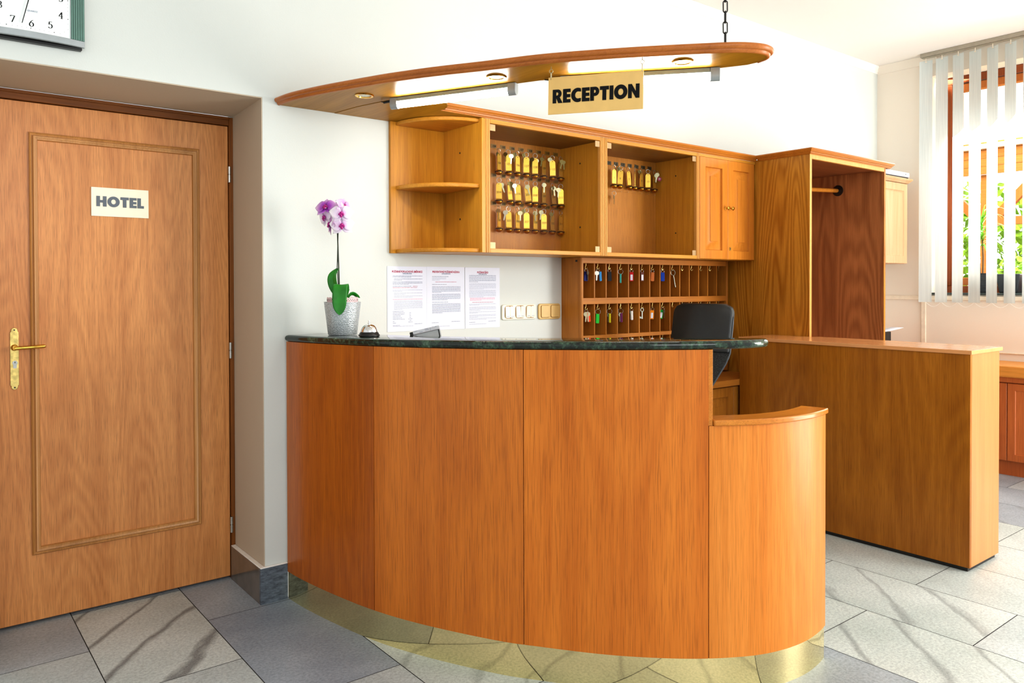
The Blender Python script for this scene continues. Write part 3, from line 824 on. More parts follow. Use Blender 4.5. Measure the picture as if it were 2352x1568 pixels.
for px, d in ((2.590, dL), (2.632, dR)):
    b = MB(); b.lathe([(.009, 0), (.008, .003), (.0045, .005), (.005, .012), (.0105, .017), (.0115, .021), (.008, .026), (.001, .0275)], 18, Matrix.Translation((px, YF-.0018, 1.7245)) @ Matrix.Rotation(PI/2, 4, 'X'))
    b.build('knob', M['gold'], d)
b = MB(); b.lathe([(.0085, 0), (.0085, .002)], 16, Matrix.Translation((2.632, YF-.0018, 1.492)) @ Matrix.Diagonal((1, 1, 1.25, 1)) @ Matrix.Rotation(PI/2, 4, 'X')); kh = b.build('keyhole_plate', M['brassA'], dR)
b = MB(); b.box(2.6305, 2.6335, YF-.0045, YF-.0036, 1.487, 1.497); b.build('keyhole', M['black'], dR)
# cornice over the cabinets
pr = [(0, 2.0195), (-.004, 2.0195), (-.006, 2.0235), (-.010, 2.025), (-.012, 2.031), (-.017, 2.033), (-.019, 2.038), (-.0235, 2.041), (-.0255, 2.0465), (-.0235, 2.052), (0, 2.0525)]
b = MB(); sweep(b, [(.642, YF), (2.8768, YF)], pr)
tag(b.build('cabinet_cornice', M['corn']), 'long moulded oak cornice along the top of the wall cabinets', 'moulding')

# ================================================================== WARDROBE
wd = thing('wardrobe', 'tall open fronted oak wardrobe with dark wood inside and a hanging rail', 'wardrobe', (3.3, -.34, 0))
WF = -.679; X0, X1 = 2.8783, 3.7555
b = MB(); b.box(X0, X0+.004, WF+.004, -.0008, 0, 2.0265); b.build('side_panel', M['wardside'], wd)
b = MB(); b.box(X0+.0042, X0+.021, WF+.004, -.0008, 0, 2.0265); b.build('inner_side', M['walnut'], wd)
b = MB(); b.box(X0, X0+.0215, WF, WF+.0038, 0, 2.0265); b.build('front_edge', M['wardedge'], wd, bev=.0012)
b = MB(); b.box(X1-.0205, X1, WF+.004, -.0008, 0, 2.0265); b.build('inner_side', M['walnut'], wd)
b = MB(); b.box(X1-.0205, X1, WF, WF+.0038, 0, 2.0265); b.build('front_edge', M['wardside'], wd, bev=.0012)
b = MB(); b.box(X0+.0217, X1-.0207, -.012, -.0008, .08, 2.005); b.build('back_panel', M['walnut'], wd)
b = MB(); b.box(X0+.0217, X1-.0207, WF+.018, -.0008, 2.0055, 2.0265); b.build('top_panel', M['walnutX'], wd)
b = MB(); b.box(X0+.0217, X1-.0207, WF+.0002, WF+.0178, 1.995, 2.0265); b.build('front_rail', M['wardedge'], wd, bev=.001)
b = MB(); b.box(X0+.0217, X1-.0207, WF+.02, -.0125, 0, .08); b.build('bottom_panel', M['walnutX'], wd)
prw = [(d, z+.0003) for d, z in pr]
b = MB(); sweep(b, [(X0, YF-.0240), (X0, WF), (X1+.045, WF), (X1+.045, -.02)], prw); b.build('cornice', M['corn'], wd)
b = MB(); b.box(X0, X1+.045, WF, -.002, 2.0267, 2.0275); b.build('top_board', M['walnutX'], wd)
b = MB(); b.tube([(X0+.022, -.372, 1.865), (X1-.0215, -.372, 1.905)], .0135, 14)
rod = b.build('hanging_rail', M['rackZ'], wd)
for x, s, z in ((X1-.0215, -1, 1.905), (X0+.022, 1, 1.865)):
    b = MB(); b.lathe([(.036, 0), (.036, .004), (.020, .006), (.018, .016)], 24, Matrix.Translation((x, -.372, z)) @ Matrix.Rotation(s*PI/2, 4, 'Y')); b.build('rail_flange', M['black'], rod)

# ================================================================== KEY RACK under the cabinets
rk = thing('key_rack', 'wooden pigeonhole key rack with narrow upright slots and brass hooks', 'rack', (2.2, 0, 1.0))
RX0, RX1, RF = 1.610, 2.850, -.150
b = MB(); b.box(RX0, RX0+.018, RF+.02, -.0008, .76, 1.4275); b.build('side_panel', M['rackZ'], rk)
b = MB(); b.box(RX1-.018, RX1, RF+.02, -.0008, .76, 1.4275); b.build('side_panel', M['rackZ'], rk)
for xa in (RX0, RX1-.018):
    b = MB(); b.box(xa, xa+.018, RF, RF+.0195, .76, 1.4275); b.box(xa+.004, xa+.008, RF-.002, RF, .76, 1.4275); b.build('front_stile', M['rackZ'], rk, bev=.001)
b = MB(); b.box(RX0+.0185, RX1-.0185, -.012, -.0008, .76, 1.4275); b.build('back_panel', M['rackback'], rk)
shelfz = [(1.398, 1.4275), (1.184, 1.2165), (1.000, 1.020), (.76, .785)]
for z0, z1 in shelfz:
    b = MB(); b.box(RX0+.0185, RX1-.0185, RF+.002, -.0125, z0, z1); b.build('shelf_rail', M['rack'], rk, bev=.001)
NC = 14; xs0, xs1 = RX0+.0185, RX1-.0185
cw = (xs1-xs0)/NC
dm = MB()
for (zb, zt_) in ((1.2170, 1.3975), (1.0205, 1.1835), (.7855, .9995)):
    b = MB(); b.box(-.003, .003, RF+.006, -.0128, zb, zt_)
    mdl = mesh_of(b, 'divider', M['rackZ'], False)
    for i in range(1, NC): inst(mdl, 'divider', None, rk, (xs0+cw*i-rk.location.x, 0, -rk.location.z))
hb = MB()
hb.tube([(0, 0, 0), (0, 0, -.012), (-.004, 0, -.018), (-.0045, 0, -.024), (0, 0, -.030), (.0055, 0, -.028), (.008, 0, -.021)], [.0022, .002, .0016, .0016, .0016, .0016, .0012], 7)
hb.lathe([(.0045, -.003), (.004, 0)], 10)
hookm = mesh_of(hb, 'hook', M['brassA'])
HY = RF+.022
cellx = [xs0+cw*(i+.5) for i in range(NC)]
for zt_ in (1.3978, 1.1838, .9998):
    for i in range(NC): inst(hookm, 'hook', None, rk, (cellx[i]-.004-rk.location.x, HY, zt_-rk.location.z), (0, 0, random.uniform(-.5, .3)))
b = MB(); b.box(RX0-.001, RX0-.0002, RF+.025, RF+.04, 1.405, 1.415); b.build('sticker', M['black'], rk)

# base cupboard and worktop behind the desk
bw = thing('base_cupboard', 'low oak cupboard with panelled doors behind the office chair', 'cupboard', (2.5, -.2, 0))
b = MB(); b.box(2.24, 2.8565, -.3885, -.0008, .06, .715); b.build('carcass', M['rackZ'], bw)
b = MB(); b.box(2.24, 2.8565, -.36, -.03, 0, .0595); b.build('plinth', M['black'], bw)
for k in range(2):
    xa = 2.242+.308*k
    raised_door(xa, xa+.305, .064, .708, -.4090, parent=bw, mat=M['rackZ'])
wt = MB(); wt.box(2.22, 2.8770, -.4290, -.0008, .7155, .750)
tag(wt.build('back_worktop', M['rack'], None, bev=.002), 'reddish oak worktop over the cupboard behind the chair', 'worktop')

# ================================================================== LOW COUNTER (flap counter in front of the wardrobe)
lc = thing('side_counter', 'straight oak side counter with a pale beech top beside the reception desk', 'counter', (2.74, -1.05, 0))
LX0, LX1, LY0, LY1 = 2.575, 2.900, -1.635, -.4315
b = MB(); b.box(LX0, LX0+.018, LY0, LY1, .020, .972); b.build('front_panel', M['low'], lc)
b = MB(); b.box(LX0+.0183, LX1, LY0, LY0+.018, .020, .972); b.build('end_panel', M['beech'], lc, bev=.001)
b = MB(); b.box(LX1-.018, LX1, LY0+.0183, -.7085, .020, .972); b.build('rear_panel', M['low'], lc)
b = MB(); b.box(LX0+.0183, 2.8768, LY1-.018, LY1, .020, .972); b.build('end_panel', M['low'], lc)
b = MB(); b.box(LX0+.012, LX1-.012, LY0+.012, -.72, 0, .0195); b.build('plinth', M['black'], lc)
b = MB(); ol = [(LX0-.008, LY0-.008), (LX1+.018, LY0-.008), (LX1+.018, -.710), (2.8770, -.710), (2.8770, LY1+.003), (LX0-.008, LY1+.003)]
b.prism(ol, .9725, .990); b.build('beech_top', M['beechY'], lc, bev=.0012)

# ================================================================== RIGHT CORNER
hc = thing('hanging_cabinet', 'pale pine wall cabinet with a panelled door right of the wardrobe', 'cabinet', (4.45, 0, 1.44))
b = MB(); b.box(3.95, 4.868, -.278, -.0008, 1.44, 2.055); b.build('carcass', M['pale'], hc)
for xa, xb in ((3.952, 4.408), (4.411, 4.866)):
    b = MB(); rect_rings(b, xa, xb, 1.442, 2.045, [(0, 0, 0, 0, -.2785), (0, 0, 0, 0, -.298), (.002, .002, .002, .002, -.300), (.052, .052, .055, .055, -.300), (.056, .056, .059, .059, -.294), (.066, .066, .069, .069, -.290), (.070, .070, .073, .073, -.290)])
    b.build('cupboard_door', M['pale'], hc)
prh = [(d*1.1, z-2.0195+2.048) for d, z in pr]
b = MB(); sweep(b, [(3.95, -.300), (4.872, -.300), (4.872, -.002)], prh); b.build('cornice', M['pale'], hc)
b = MB(); b.box(3.95, 4.871, -.299, -.001, 2.0555, 2.0805); b.build('top_board', M['pale'], hc)
ap = thing('printer', 'silver grey flat appliance lying on top of the pale wall cabinet', 'appliance', (4.62, -.16, 2.0815))
b = MB(); b.box(4.36, 4.865, -.318, -.04, 2.092, 2.128); b.build('upper_case', M['silverL'], ap, bev=.006)
b = MB(); b.box(4.37, 4.855, -.312, -.045, 2.0815, 2.0918); b.build('lower_case', M['black'], ap, bev=.002)
b = MB(); b.lathe([(.004, 0), (.004, .002)], 10, Matrix.Translation((4.80, -.3178, 2.112)) @ Matrix.Rotation(PI/2, 4, 'X')); b.build('power_button', M['black'], ap)
# base unit below it (hidden by the side counter) with a folded sheet on top
bu = thing('corner_base_unit', 'low pale cupboard behind the side counter in the room corner', 'cupboard', (4.35, -.2, 0))
b = MB(); b.box(3.86, 4.975, -.40, -.0008, .06, .772); b.build('carcass', M['pale'], bu)
b = MB(); b.box(3.86, 4.975, -.43, -.0008, .7725, .800); b.build('worktop', M['beech'], bu, bev=.002)
b = MB(); b.box(3.88, 4.95, -.37, -.03, 0, .0595); b.build('plinth', M['black'], bu)
st = thing('paper_stand', 'thin white sheet curling off a small dark holder behind the side counter', 'sheet', (4.55, -.28, .8003))
b = MB(); b.box(4.42, 4.556, -.33, -.23, .8003, .938); b.build('holder', M['iron'], st, bev=.003)
b = MB(); n = 10
b.loft([[(4.44+.32*i/n, y, .9395+.02*(i/n)**1.6) for i in range(n+1)] for y in (-.325, -.235)], False, False)
b.build('sheet', M['paper'], st, solid=.0012)
# sill cabinet under the window
sc_ = thing('sill_cabinet', 'red brown panelled cabinet along the wall under the window', 'cabinet', (4.8, -1.9, 0))
b = MB(); b.box(4.665, XR-.001, -2.9, -.60, .10, .628); b.build('carcass', M['redwood'], sc_)
b = MB(); b.box(4.69, XR-.001, -2.9, -.60, 0, .0995); b.build('plinth', M['redwood'], sc_)
b = MB(); b.box(4.60, XR-.001, -2.92, -.58, .665, .742); b.build('worktop', M['redwoodY'], sc_, bev=.012, segs=4)
b = MB(); b.box(4.64, XR-.001, -2.91, -.59, .6285, .6645); b.build('worktop_rail', M['redwood'], sc_, bev=.002)
for k in range(4):
    ya = -.602-.456*(k+1); yb = ya+.452
    if k == 0: ya0 = ya
    b = MB(); rr = []
    for ins, x in ((0, 4.6645), (0, 4.647), (.002, 4.645), (.045, 4.645), (.049, 4.651), (.06, 4.653)):
        rr.append([(x, ya+ins, .105+ins), (x, yb-ins, .105+ins), (x, yb-ins, .622-ins), (x, ya+ins, .622-ins)])
    b.loft(rr, True, True); b.build('cupboard_door', M['redwood'], sc_)

# window
wn = thing('window_1', 'brown framed wooden window behind the vertical blind', 'window', (XR+.2, -1.5, WZ0)); wn['kind'] = 'structure'
def frame_yz(b, x0, x1, ya, yb, za, zb, wdt):
    b.box(x0, x1, ya, yb, za, za+wdt); b.box(x0, x1, ya, yb, zb-wdt, zb); b.box(x0, x1, ya, ya+wdt, za+wdt, zb-wdt); b.box(x0, x1, yb-wdt, yb, za+wdt, zb-wdt)
FX = XR+.16
b = MB(); frame_yz(b, FX, FX+.07, WY1+.002, WY0-.04, WZ0+.012, WZ1-.002, .055); b.build('window_frame', M['winwood'], wn, bev=.004)
b = MB(); b.box(FX-.02, FX+.07, WY0-.0395, WY0-.0005, WZ0+.012, WZ1-.002); b.build('side_lining', M['white'], wn)
for ya, yb in ((WY1+.06, -1.53), (-1.525, WY0-.098)):
    b = MB(); frame_yz(b, FX+.012, FX+.066, ya, yb, WZ0+.07, WZ1-.062, .058); sh = b.build('window_sash', M['winlight'], wn, bev=.004)
    b = MB(); b.box(FX+.035, FX+.041, ya+.06, yb-.06, WZ0+.13, WZ1-.122); b.build('window_pane', M['glass'], sh, smooth=False)
b = MB(); b.box(XR-.02, FX-.021, WY1+.002, WY0-.002, WZ0+.0005, WZ0+.016); b.build('window_sill', M['sill'], wn, bev=.003)
b = MB(); b.lathe([(.011, 0), (.011, .05)], 12, Matrix.Translation((FX-.012, WY0-.062, 2.72))); b.lathe([(.009, 0), (.009, .05)], 12, Matrix.Translation((FX-.012, WY0-.062, WZ0+.05))); b.build('hinge', M['gold'], wn)

# vertical blind
vb = thing('vertical_blind', 'white fabric vertical blind with turned slats hanging from a ceiling rail', 'blind', (4.93, -1.3, CE))
b = MB(); b.box(4.905, 4.955, -2.7, -.372, 2.990, 3.0195); b.box(4.915, 4.945, -2.69, -.38, 2.984, 2.990); b.build('head_rail', M['rail'], vb, bev=.002)
sl = MB(); n = 8; rings = []
for z in (2.966, 1.150):
    rings.append([(.0035*math.cos(PI*i/n)*0+.004*math.sin(PI*i/n), -.0445+.089*i/n, z-CE) for i in range(n+1)])
sl.loft(rings, False, False)
slm = mesh_of(sl, 'slat', M['slat'])
cl = MB(); cl.box(-.003, .003, -.001, .001, 2.960-CE, 2.986-CE); cl.box(-.002, .002, -.006, .006, 2.953-CE, 2.960-CE); clm = mesh_of(cl, 'slat_clip', M['cream'])
yy = -.405; k = 0
while yy > -2.62:
    rot = math.radians(([12, -4, -17, -13, -22, -22]+[-22, -24, -25]*6)[k])
    s_ = inst(slm, 'slat', None, vb, (0, yy+1.3, 0), (0, 0, rot)); inst(clm, 'slat_clip', None, s_, (0, 0, 0))
    yy -= .1135; k += 1
b = MB()
pts = [(4.94+.004*math.sin(i*.9), -.36-.115*i-.0, 1.148-.012*math.sin(PI*(i % 1))) for i in range(20)]
cp = []
for i in range(19):
    for j in range(6):
        tt = j/6; cp.append((4.935, -.405-.1135*(i+tt), 1.152-.035*math.sin(PI*tt)))
b.tube(cp, .0012, 5); b.build('bead_chain', M['white'], vb)
b = MB(); cp = [(FX-.03+.006*math.sin(i*1.7), WY0-.045+.010*math.sin(i*.6), 2.74-.055*i) for i in range(24)]
b.tube(cp, .004, 6); b.build('pull_cord', M['white'], vb)

# ================================================================== CLOCK
ck = thing('wall_clock', 'square wall clock with white dial and ribbed dark green sides above the door', 'clock', (-.80, 0, 2.262))
def yf(x): return -.030-.020*(1-((x+.80)/.162)**2)
def arcslab(x0, x1, z0, z1, d0, d1, n=16):
    b = MB(); rings = []
    for i in range(n+1):
        x = x0+(x1-x0)*i/n; y = yf(x)
        rings.append([(x, y+d0, z0), (x, y+d1, z0), (x, y+d1, z1), (x, y+d0, z1)])
    return b.loft(rings, True, True)
b = MB(); b.box(-.955, -.645, -.026, -.0008, 2.104, 2.42); b.build('clock_case', M['black'], ck, bev=.002)
arcslab(-.919, -.681, 2.134, 2.390, .002, .006).build('dial', M['clockface'], ck)
arcslab(-.962, -.638, 2.112, 2.1335, -.004, .0085).build('lower_rim', M['silver'], ck, bev=.0015)
arcslab(-.962, -.638, 2.3905, 2.412, -.004, .0085).build('upper_rim', M['silver'], ck, bev=.0015)
for xa, xb in ((-.962, -.9195), (-.6805, -.638)):
    b = MB(); n = 6
    for i in range(n):
        x0 = xa+(xb-xa)*i/n; x1 = x0+(xb-xa)/n-.0014
        y0, y1 = yf(x0), yf(x1)
        b.loft([[(x0, y0, 2.134), (x0, y0-.003, 2.134), (x1, y1-.003, 2.134), (x1, y1, 2.134)], [(x0, y0, 2.390), (x0, y0-.003, 2.390), (x1, y1-.003, 2.390), (x1, y1, 2.390)]])
    rings = []
    b.box(xa, xb, max(yf(xa), yf(xb))+.0005, max(yf(xa), yf(xb))+.004, 2.134, 2.390)
    b.build('ribbed_side', M['clockgreen'], ck)
# pen-stroke numerals (broad nib gives thick uprights and thin bars)
def A(cx, cy, rx, ry, a0, a1, n=16): return [(cx+rx*math.cos(math.radians(a0+(a1-a0)*i/n)), cy+ry*math.sin(math.radians(a0+(a1-a0)*i/n))) for i in range(n+1)]
DG = {'0': [A(.3, .5, .27, .5, 90, 450, 28)], '1': [[(.14, .8), (.3, 1), (.3, 0)], [(.14, 0), (.46, 0)]], '2': [A(.28, .72, .24, .28, 160, -40, 14)+[(.04, 0), (.56, 0)]],
      '3': [A(.26, .76, .2, .24, 150, -80, 14), A(.26, .27, .27, .27, 85, -150, 16)], '4': [[(.42, 0), (.42, 1), (.02, .32), (.6, .32)], [(.28, 0), (.56, 0)]],
      '5': [[(.5, 1), (.14, 1), (.1, .56)]+A(.25, .33, .27, .33, 100, -150, 16)], '6': [[(.5, 1), (.3, .86)]+A(.3, .32, .26, .32, 150, 510, 26)], '7': [[(.03, .86), (.05, 1), (.56, 1), (.2, 0)]],
      '8': [A(.3, .76, .2, .24, 90, 450, 20), A(.3, .26, .26, .26, 90, 450, 22)], '9': [[(.1, 0), (.32, .14)]+A(.3, .68, .26, .32, -30, 330, 26)]}
def numeral(b, s, cx, cz, H, y):
    wch = .66; x = -wch*len(s)/2+.03
    for ch in s:
        for path in DG[ch]:
            nv = (.08, .014)
            up = [(cx+(px+x+nv[0])*H, y, cz+(py-.5+nv[1])*H) for px, py in path]; dn = [(cx+(px+x-nv[0])*H, y, cz+(py-.5-nv[1])*H) for px, py in path]
            b.loft([up, dn], False, False)
            up = [(cx+(px+x)*H, y+.00005, cz+(py-.5+.03)*H) for px, py in path]; dn = [(cx+(px+x)*H, y+.00005, cz+(py-.5-.03)*H) for px, py in path]
            b.loft([up, dn], False, False)
        x += wch
b = MB()
pos = {'12': (-.80, 2.368), '1': (-.745, 2.360), '2': (-.713, 2.322), '3': (-.711, 2.2645), '4': (-.7116, 2.2071), '5': (-.7427, 2.167), '6': (-.7981, 2.1610), '7': (-.8508, 2.1655), '8': (-.8862, 2.2065), '9': (-.889, 2.2645), '10': (-.885, 2.322), '11': (-.853, 2.360)}
for s, (x, z) in pos.items(): numeral(b, s, x, z, .0215, yf(x)+.0012)
b.build('numerals', M['ink'], ck, smooth=False)
b = MB()
for i in range(60):
    a = 2*PI*i/60; c_, s_ = math.cos(a), math.sin(a); r = min(.110/max(1e-6, abs(c_)), .118/max(1e-6, abs(s_)))
    if abs(c_*r) > .10 and abs(s_*r) > .11: r *= .93
    x, z = -.80+r*c_, 2.2625+r*s_; q = .0016 if i % 5 == 0 else .0007
    b.loft([[(x-q, yf(x)+.0012, z), (x, yf(x)+.0012, z-q), (x+q, yf(x)+.0012, z), (x, yf(x)+.0012, z+q)], [(x-q, yf(x)+.0019, z), (x, yf(x)+.0019, z-q), (x+q, yf(x)+.0019, z), (x, yf(x)+.0019, z+q)]])
b.build('minute_dots', M['ink'], ck, smooth=False)
inst(text_mesh('QUARTZ', .0075, M['greyink']), 'dial_text', None, ck, M4=Matrix.Translation((.005, yf(-.795)+.0008, -.0605)) @ R90X)
def hand(b, ang, L, wd, y):
    d = Vector((math.sin(ang), 0, math.cos(ang))); n = Vector((d.z, 0, -d.x)); o = Vector((-.80, y, 2.2625))
    b.loft([[tuple(o-d*.02+n*wd), tuple(o+d*L+n*wd*.7), tuple(o+d*L-n*wd*.7), tuple(o-d*.02-n*wd)], [tuple(Vector(p)+Vector((0, -.0008, 0))) for p in (o-d*.02+n*wd, o+d*L+n*wd*.7, o+d*L-n*wd*.7, o-d*.02-n*wd)]])
b = MB(); hand(b, math.atan2(-.0255, -.107), .110, .0016, -.0545); b.build('minute_hand', M['ink'], ck, smooth=False)
b = MB(); hand(b, math.radians(-72), .062, .0022, -.0530); b.build('hour_hand', M['ink'], ck, smooth=False)
b = MB(); b.lathe([(.005, 0), (.005, .006)], 14, Matrix.Translation((-.80, -.0505, 2.2625)) @ Matrix.Rotation(PI/2, 4, 'X')); b.build('hand_hub', M['ink'], ck)

# ================================================================== NOTICES ON THE WALL
def notice(x0, x1, z0, z1, label, title, tw, rows, group='fire safety notices'):
    t = thing('notice_sign', label, 'notice', ((x0+x1)/2, 0, z0), group)
    W, H = x1-x0, z1-z0
    b = MB(); b.box(x0, x1, -.0022, -.0008, z0, z1); b.build('sheet', M['paper'], t, smooth=False)
    inst(text_mesh(title, .0125, M['redink'], bold=.0004, extrude=.0001, width=tw*W), 'title', None, t, M4=Matrix.Translation((0, -.0026, H*.918)) @ R90X)
    inst(text_mesh('HOTEL MACOCHA', .0072, M['navyink'], bold=.0002, extrude=.0001, width=.23*W), 'subtitle', None, t, M4=Matrix.Translation((0, -.0026, H*.889)) @ R90X)
    r = random.Random(int(x0*1000))
    bs = {}
    for (yf_, n, xa, xb, key) in rows:
        b = bs.setdefault(key, MB())
        for i in range(n):
            z = z1-H*(yf_+i*.0178); xx = x0+W*xa; xe_ = x0+W*xb
            if i == n-1 and n > 1: xe_ = xx+(xe_-xx)*r.uniform(.25, .7)
            while xx < xe_:
                wl = r.uniform(.004, .017); b.box(xx, min(xx+wl, xe_), -.0025, -.0021, z-.0008, z+.0008); xx += wl+.0016
    for key, b in bs.items(): b.build('lettering', M[key], t, smooth=False)
    return t
a, e = .135, .885
notice(.5625, .7700, 1.0755, 1.3708, 'leftmost paper notice headed POŽÁRNÍ POPLACHOVÁ SMĚRNICE under the corner shelf', 'POŽÁRNÍ POPLACHOVÁ SMĚRNICE', .77, [
    (.145, 2, a, e, 'navyink'), (.193, 2, a+.03, e, 'navyink'), (.24, 3, a, e, 'navyink'), (.305, 1, a, .6, 'navyink'), (.305, 1, .64, .76, 'redink'), (.325, 1, a, .56, 'redink'), (.325, 1, .58, .75, 'redink'), (.363, 2, a, e, 'greyink'),
    (.408, 2, a+.03, e, 'greyink'), (.455, 2, a+.03, e, 'greyink'), (.505, 1, a, e, 'pinkink'), (.535, 8, a+.03, e, 'greyink'), (.69, 1, a, .4, 'navyink'),
    (.715, 1, a, .43, 'navyink'), (.738, 1, a, .42, 'navyink'), (.762, 1, a, .33, 'navyink'), (.787, 1, a, .36, 'navyink'), (.81, 1, a, .43, 'navyink'), (.843, 1, a, .18, 'navyink'), (.868, 1, a, .22, 'navyink'),
    (.715, 1, .55, .59, 'navyink'), (.738, 1, .55, .59, 'navyink'), (.762, 1, .55, .59, 'navyink'), (.787, 1, .55, .59, 'navyink'), (.81, 1, .52, .63, 'navyink'), (.835, 1, .55, .6, 'navyink'), (.858, 1, .52, .63, 'navyink'), (.905, 1, a, .32, 'navyink'), (.89, 1, .68, e, 'navyink'), (.92, 1, a, .66, 'greyink')])
notice(.7705, .9835, 1.0755, 1.3715, 'middle paper notice headed PREVENTIVNÍ POŽÁRNÍ HLÍDKA', 'PREVENTIVNÍ POŽÁRNÍ HLÍDKA', .72, [
    (.155, 1, a, .57, 'navyink'), (.175, 3, a, .5, 'greyink'), (.24, 1, .22, .78, 'redink'), (.28, 1, a, .52, 'navyink'), (.315, 6, a, e, 'navyink'), (.435, 6, a, e, 'navyink'), (.56, 1, a, .55, 'navyink'), (.59, 9, a, e, 'navyink'),
    (.885, 1, a-.01, .3, 'navyink'), (.875, 1, .64, .87, 'navyink'), (.945, 1, a-.01, .6, 'greyink')])
notice(.9865, 1.1960, 1.0765, 1.3708, 'rightmost paper notice headed POŽÁRNÍ ŘÁD next to the ivory switches', 'POŽÁRNÍ ŘÁD', .32, [
    (.13, 7, a-.02, e, 'navyink'), (.265, 6, a-.02, e, 'greyink'), (.38, 7, a-.02, e, 'greyink'), (.505, 3, a, e-.03, 'pinkink'), (.575, 1, .2, .8, 'redink'), (.605, 2, a-.02, e, 'greyink'), (.655, 4, a-.02, e, 'greyink'), (.735, 2, a-.02, e, 'greyink'), (.785, 3, a-.02, e, 'greyink'), (.84, 2, a-.02, e, 'greyink'), (.905, 1, a-.02, .28, 'navyink'), (.895, 1, .66, .88, 'navyink'), (.935, 1, a-.02, .6, 'greyink')])

# ================================================================== SWITCHES
def rr_poly(x0, x1, z0, z1, r, n=6):
    o = []
    for cx, cz, a0 in ((x1-r, z1-r, 0), (x0+r, z1-r, 90), (x0+r, z0+r, 180), (x1-r, z0+r, 270)):
        o += [(cx+r*math.cos(math.radians(a0+90*i/n)), cz+r*math.sin(math.radians(a0+90*i/n))) for i in range(n+1)]
    return o
def plate(x0, x1, z0, z1, r, y0, y1): 
    b = MB(); p = rr_poly(x0, x1, z0, z1, r); return b.loft([[(x, y0, z) for x, z in p], [(x, y1, z) for x, z in p]])
sw = thing('light_switch', 'ivory switch plate with six narrow rockers in three groups', 'switch', (1.316, 0, 1.148), 'switch plates under the cabinets')
plate(1.2060, 1.4260, 1.110, 1.1865, .012, -.0008, -.009).build('switch_plate', M['ivory'], sw, bev=.003)
for i in range(3):
    xa = 1.2215+.0680*i
    plate(xa, xa+.062, 1.1165, 1.1815, .016, -.0088, -.0098).build('rocker_surround', M['switchgap'], sw)
    for j in range(2):
        x0, x1 = xa+.003+.0285*j, xa+.003+.0280*(j+1)
        b = plate(x0, x1, 1.1195, 1.1785, .006, -.0096, -.0145); tl = random.choice([-1, 1])*.0022
        b.v = [(x, y-(tl*(z-1.149)/.03 if y < -.01 else 0), z) for x, y, z in b.v]
        rk_ = b.build('rocker', M['ivory'], sw, bev=.001)
        yb = -.0150+tl*.6
        b = MB(); b.box(x0+.005, x1-.005, yb-.0007, yb-.0003+.0004, 1.1265, 1.1288)
        b.build('lettering', M['greyink'], rk_, smooth=False)
sw = thing('light_switch', 'ochre switch plate with two wide rockers beside the key rack', 'switch', (1.519, 0, 1.148), 'switch plates under the cabinets')
plate(1.4430, 1.5950, 1.1065, 1.1875, .014, -.0008, -.010).build('switch_plate', M['ochre'], sw, bev=.004)
for xa in (1.458, 1.5255):
    plate(xa-.001, xa+.0605, 1.1145, 1.1800, .010, -.0098, -.0105).build('rocker_surround', M['switchgap'], sw)
    plate(xa, xa+.0595, 1.1165, 1.1785, .008, -.0104, -.0155).build('rocker', M['ochre'], sw, bev=.002)

# ================================================================== THINGS ON THE GRANITE
vr = Vector((.7862, -.6179, 0)); vc = Vector((-.618, -.786, 0)); vu = Vector((0, 0, 1))
# call bell
bx, by = .2476, -.4293; bz = ZG(by)+.0006
bl = thing('call_bell', 'chrome reception call bell on a black base', 'bell', (bx, by, bz))
T = Matrix.Translation((bx, by, bz))
b = MB(); b.lathe([(.036, 0), (.0405, .002), (.0405, .006), (.037, .009), (.036, .013), (.032, .0165), (.012, .018)], 36, T); b.build('base', M['black'], bl)
b = MB(); b.lathe([(.0335, .0172), (.0335, .0185), (.0315, .019), (.0305, .025), (.0270, .034), (.0205, .0415), (.012, .0455), (.004, .0468)], 36, T); b.build('dome', M['chrome'], bl)
b = MB(); b.lathe([(.0035, .046), (.0045, .049), (.0042, .0525), (.0022, .053), (.0022, .0565), (.0042, .0572), (.0038, .060), (.001, .0605)], 16, T); b.build('push_button', M['chrome'], bl)
# grey terminal leaning over the back edge of the granite
tm = thing('payment_terminal', 'tilted light grey box with black end behind the granite top', 'terminal', (.47, -.47, .746))
o = Vector((.4300, -.4460, ZG(-.46)+.0035))
rt = (vr*math.cos(math.radians(13))+vu*math.sin(math.radians(13))); nn = vc*.93+vu*.36
nn = (nn-rt*nn.dot(rt)).normalized(); dn = rt.cross(nn)
if dn.z > 0: dn = -dn
MT = Matrix((rt.to_4d(), nn.to_4d(), (-dn).to_4d(), (0, 0, 0, 1))).transposed(); MT.translation = o
for i in range(3): MT[3][i] = 0
b = MB(); b.box(0, .106, -.028, 0, -.004, .0105, MT); b.build('top_strip', M['silverL'], tm, bev=.001)
b = MB(); b.box(.0, .106, -.026, -.004, -.075, -.0042, MT); b.build('casing', M['silver'], tm, bev=.001)
b = MB(); b.box(-.013, -.0003, -.027, -.001, -.012, .0085, MT); b.build('end_cap', M['black'], tm, bev=.001)
b = MB(); b.box(.099, .1035, -.0044, -.0036, -.055, -.0055, MT); b.build('side_slot', M['black'], tm)
b = MB()
for x0, x1, z in ((.006, .018, .0065), (.048, .062, .0075), (.05, .064, .002), (.026, .040, -.0005), (.09, .096, .0075)): b.box(x0, x1, -.0002, .0003, z, z+.0012, MT)
b.box(.070, .071, -.0002, .0003, -.003, .0095, MT)
b.build('lettering', M['navyink'], tm, smooth=False)
ft = Vector((.500, -.488, 0)); b = MB(); b.lathe([(.05, .7462), (.05, .752), (.012, .756), (.012, 1.035)], 20, Matrix.Translation((ft.x+.03, ft.y+.022, 0))); b.build('stand', M['black'], tm)

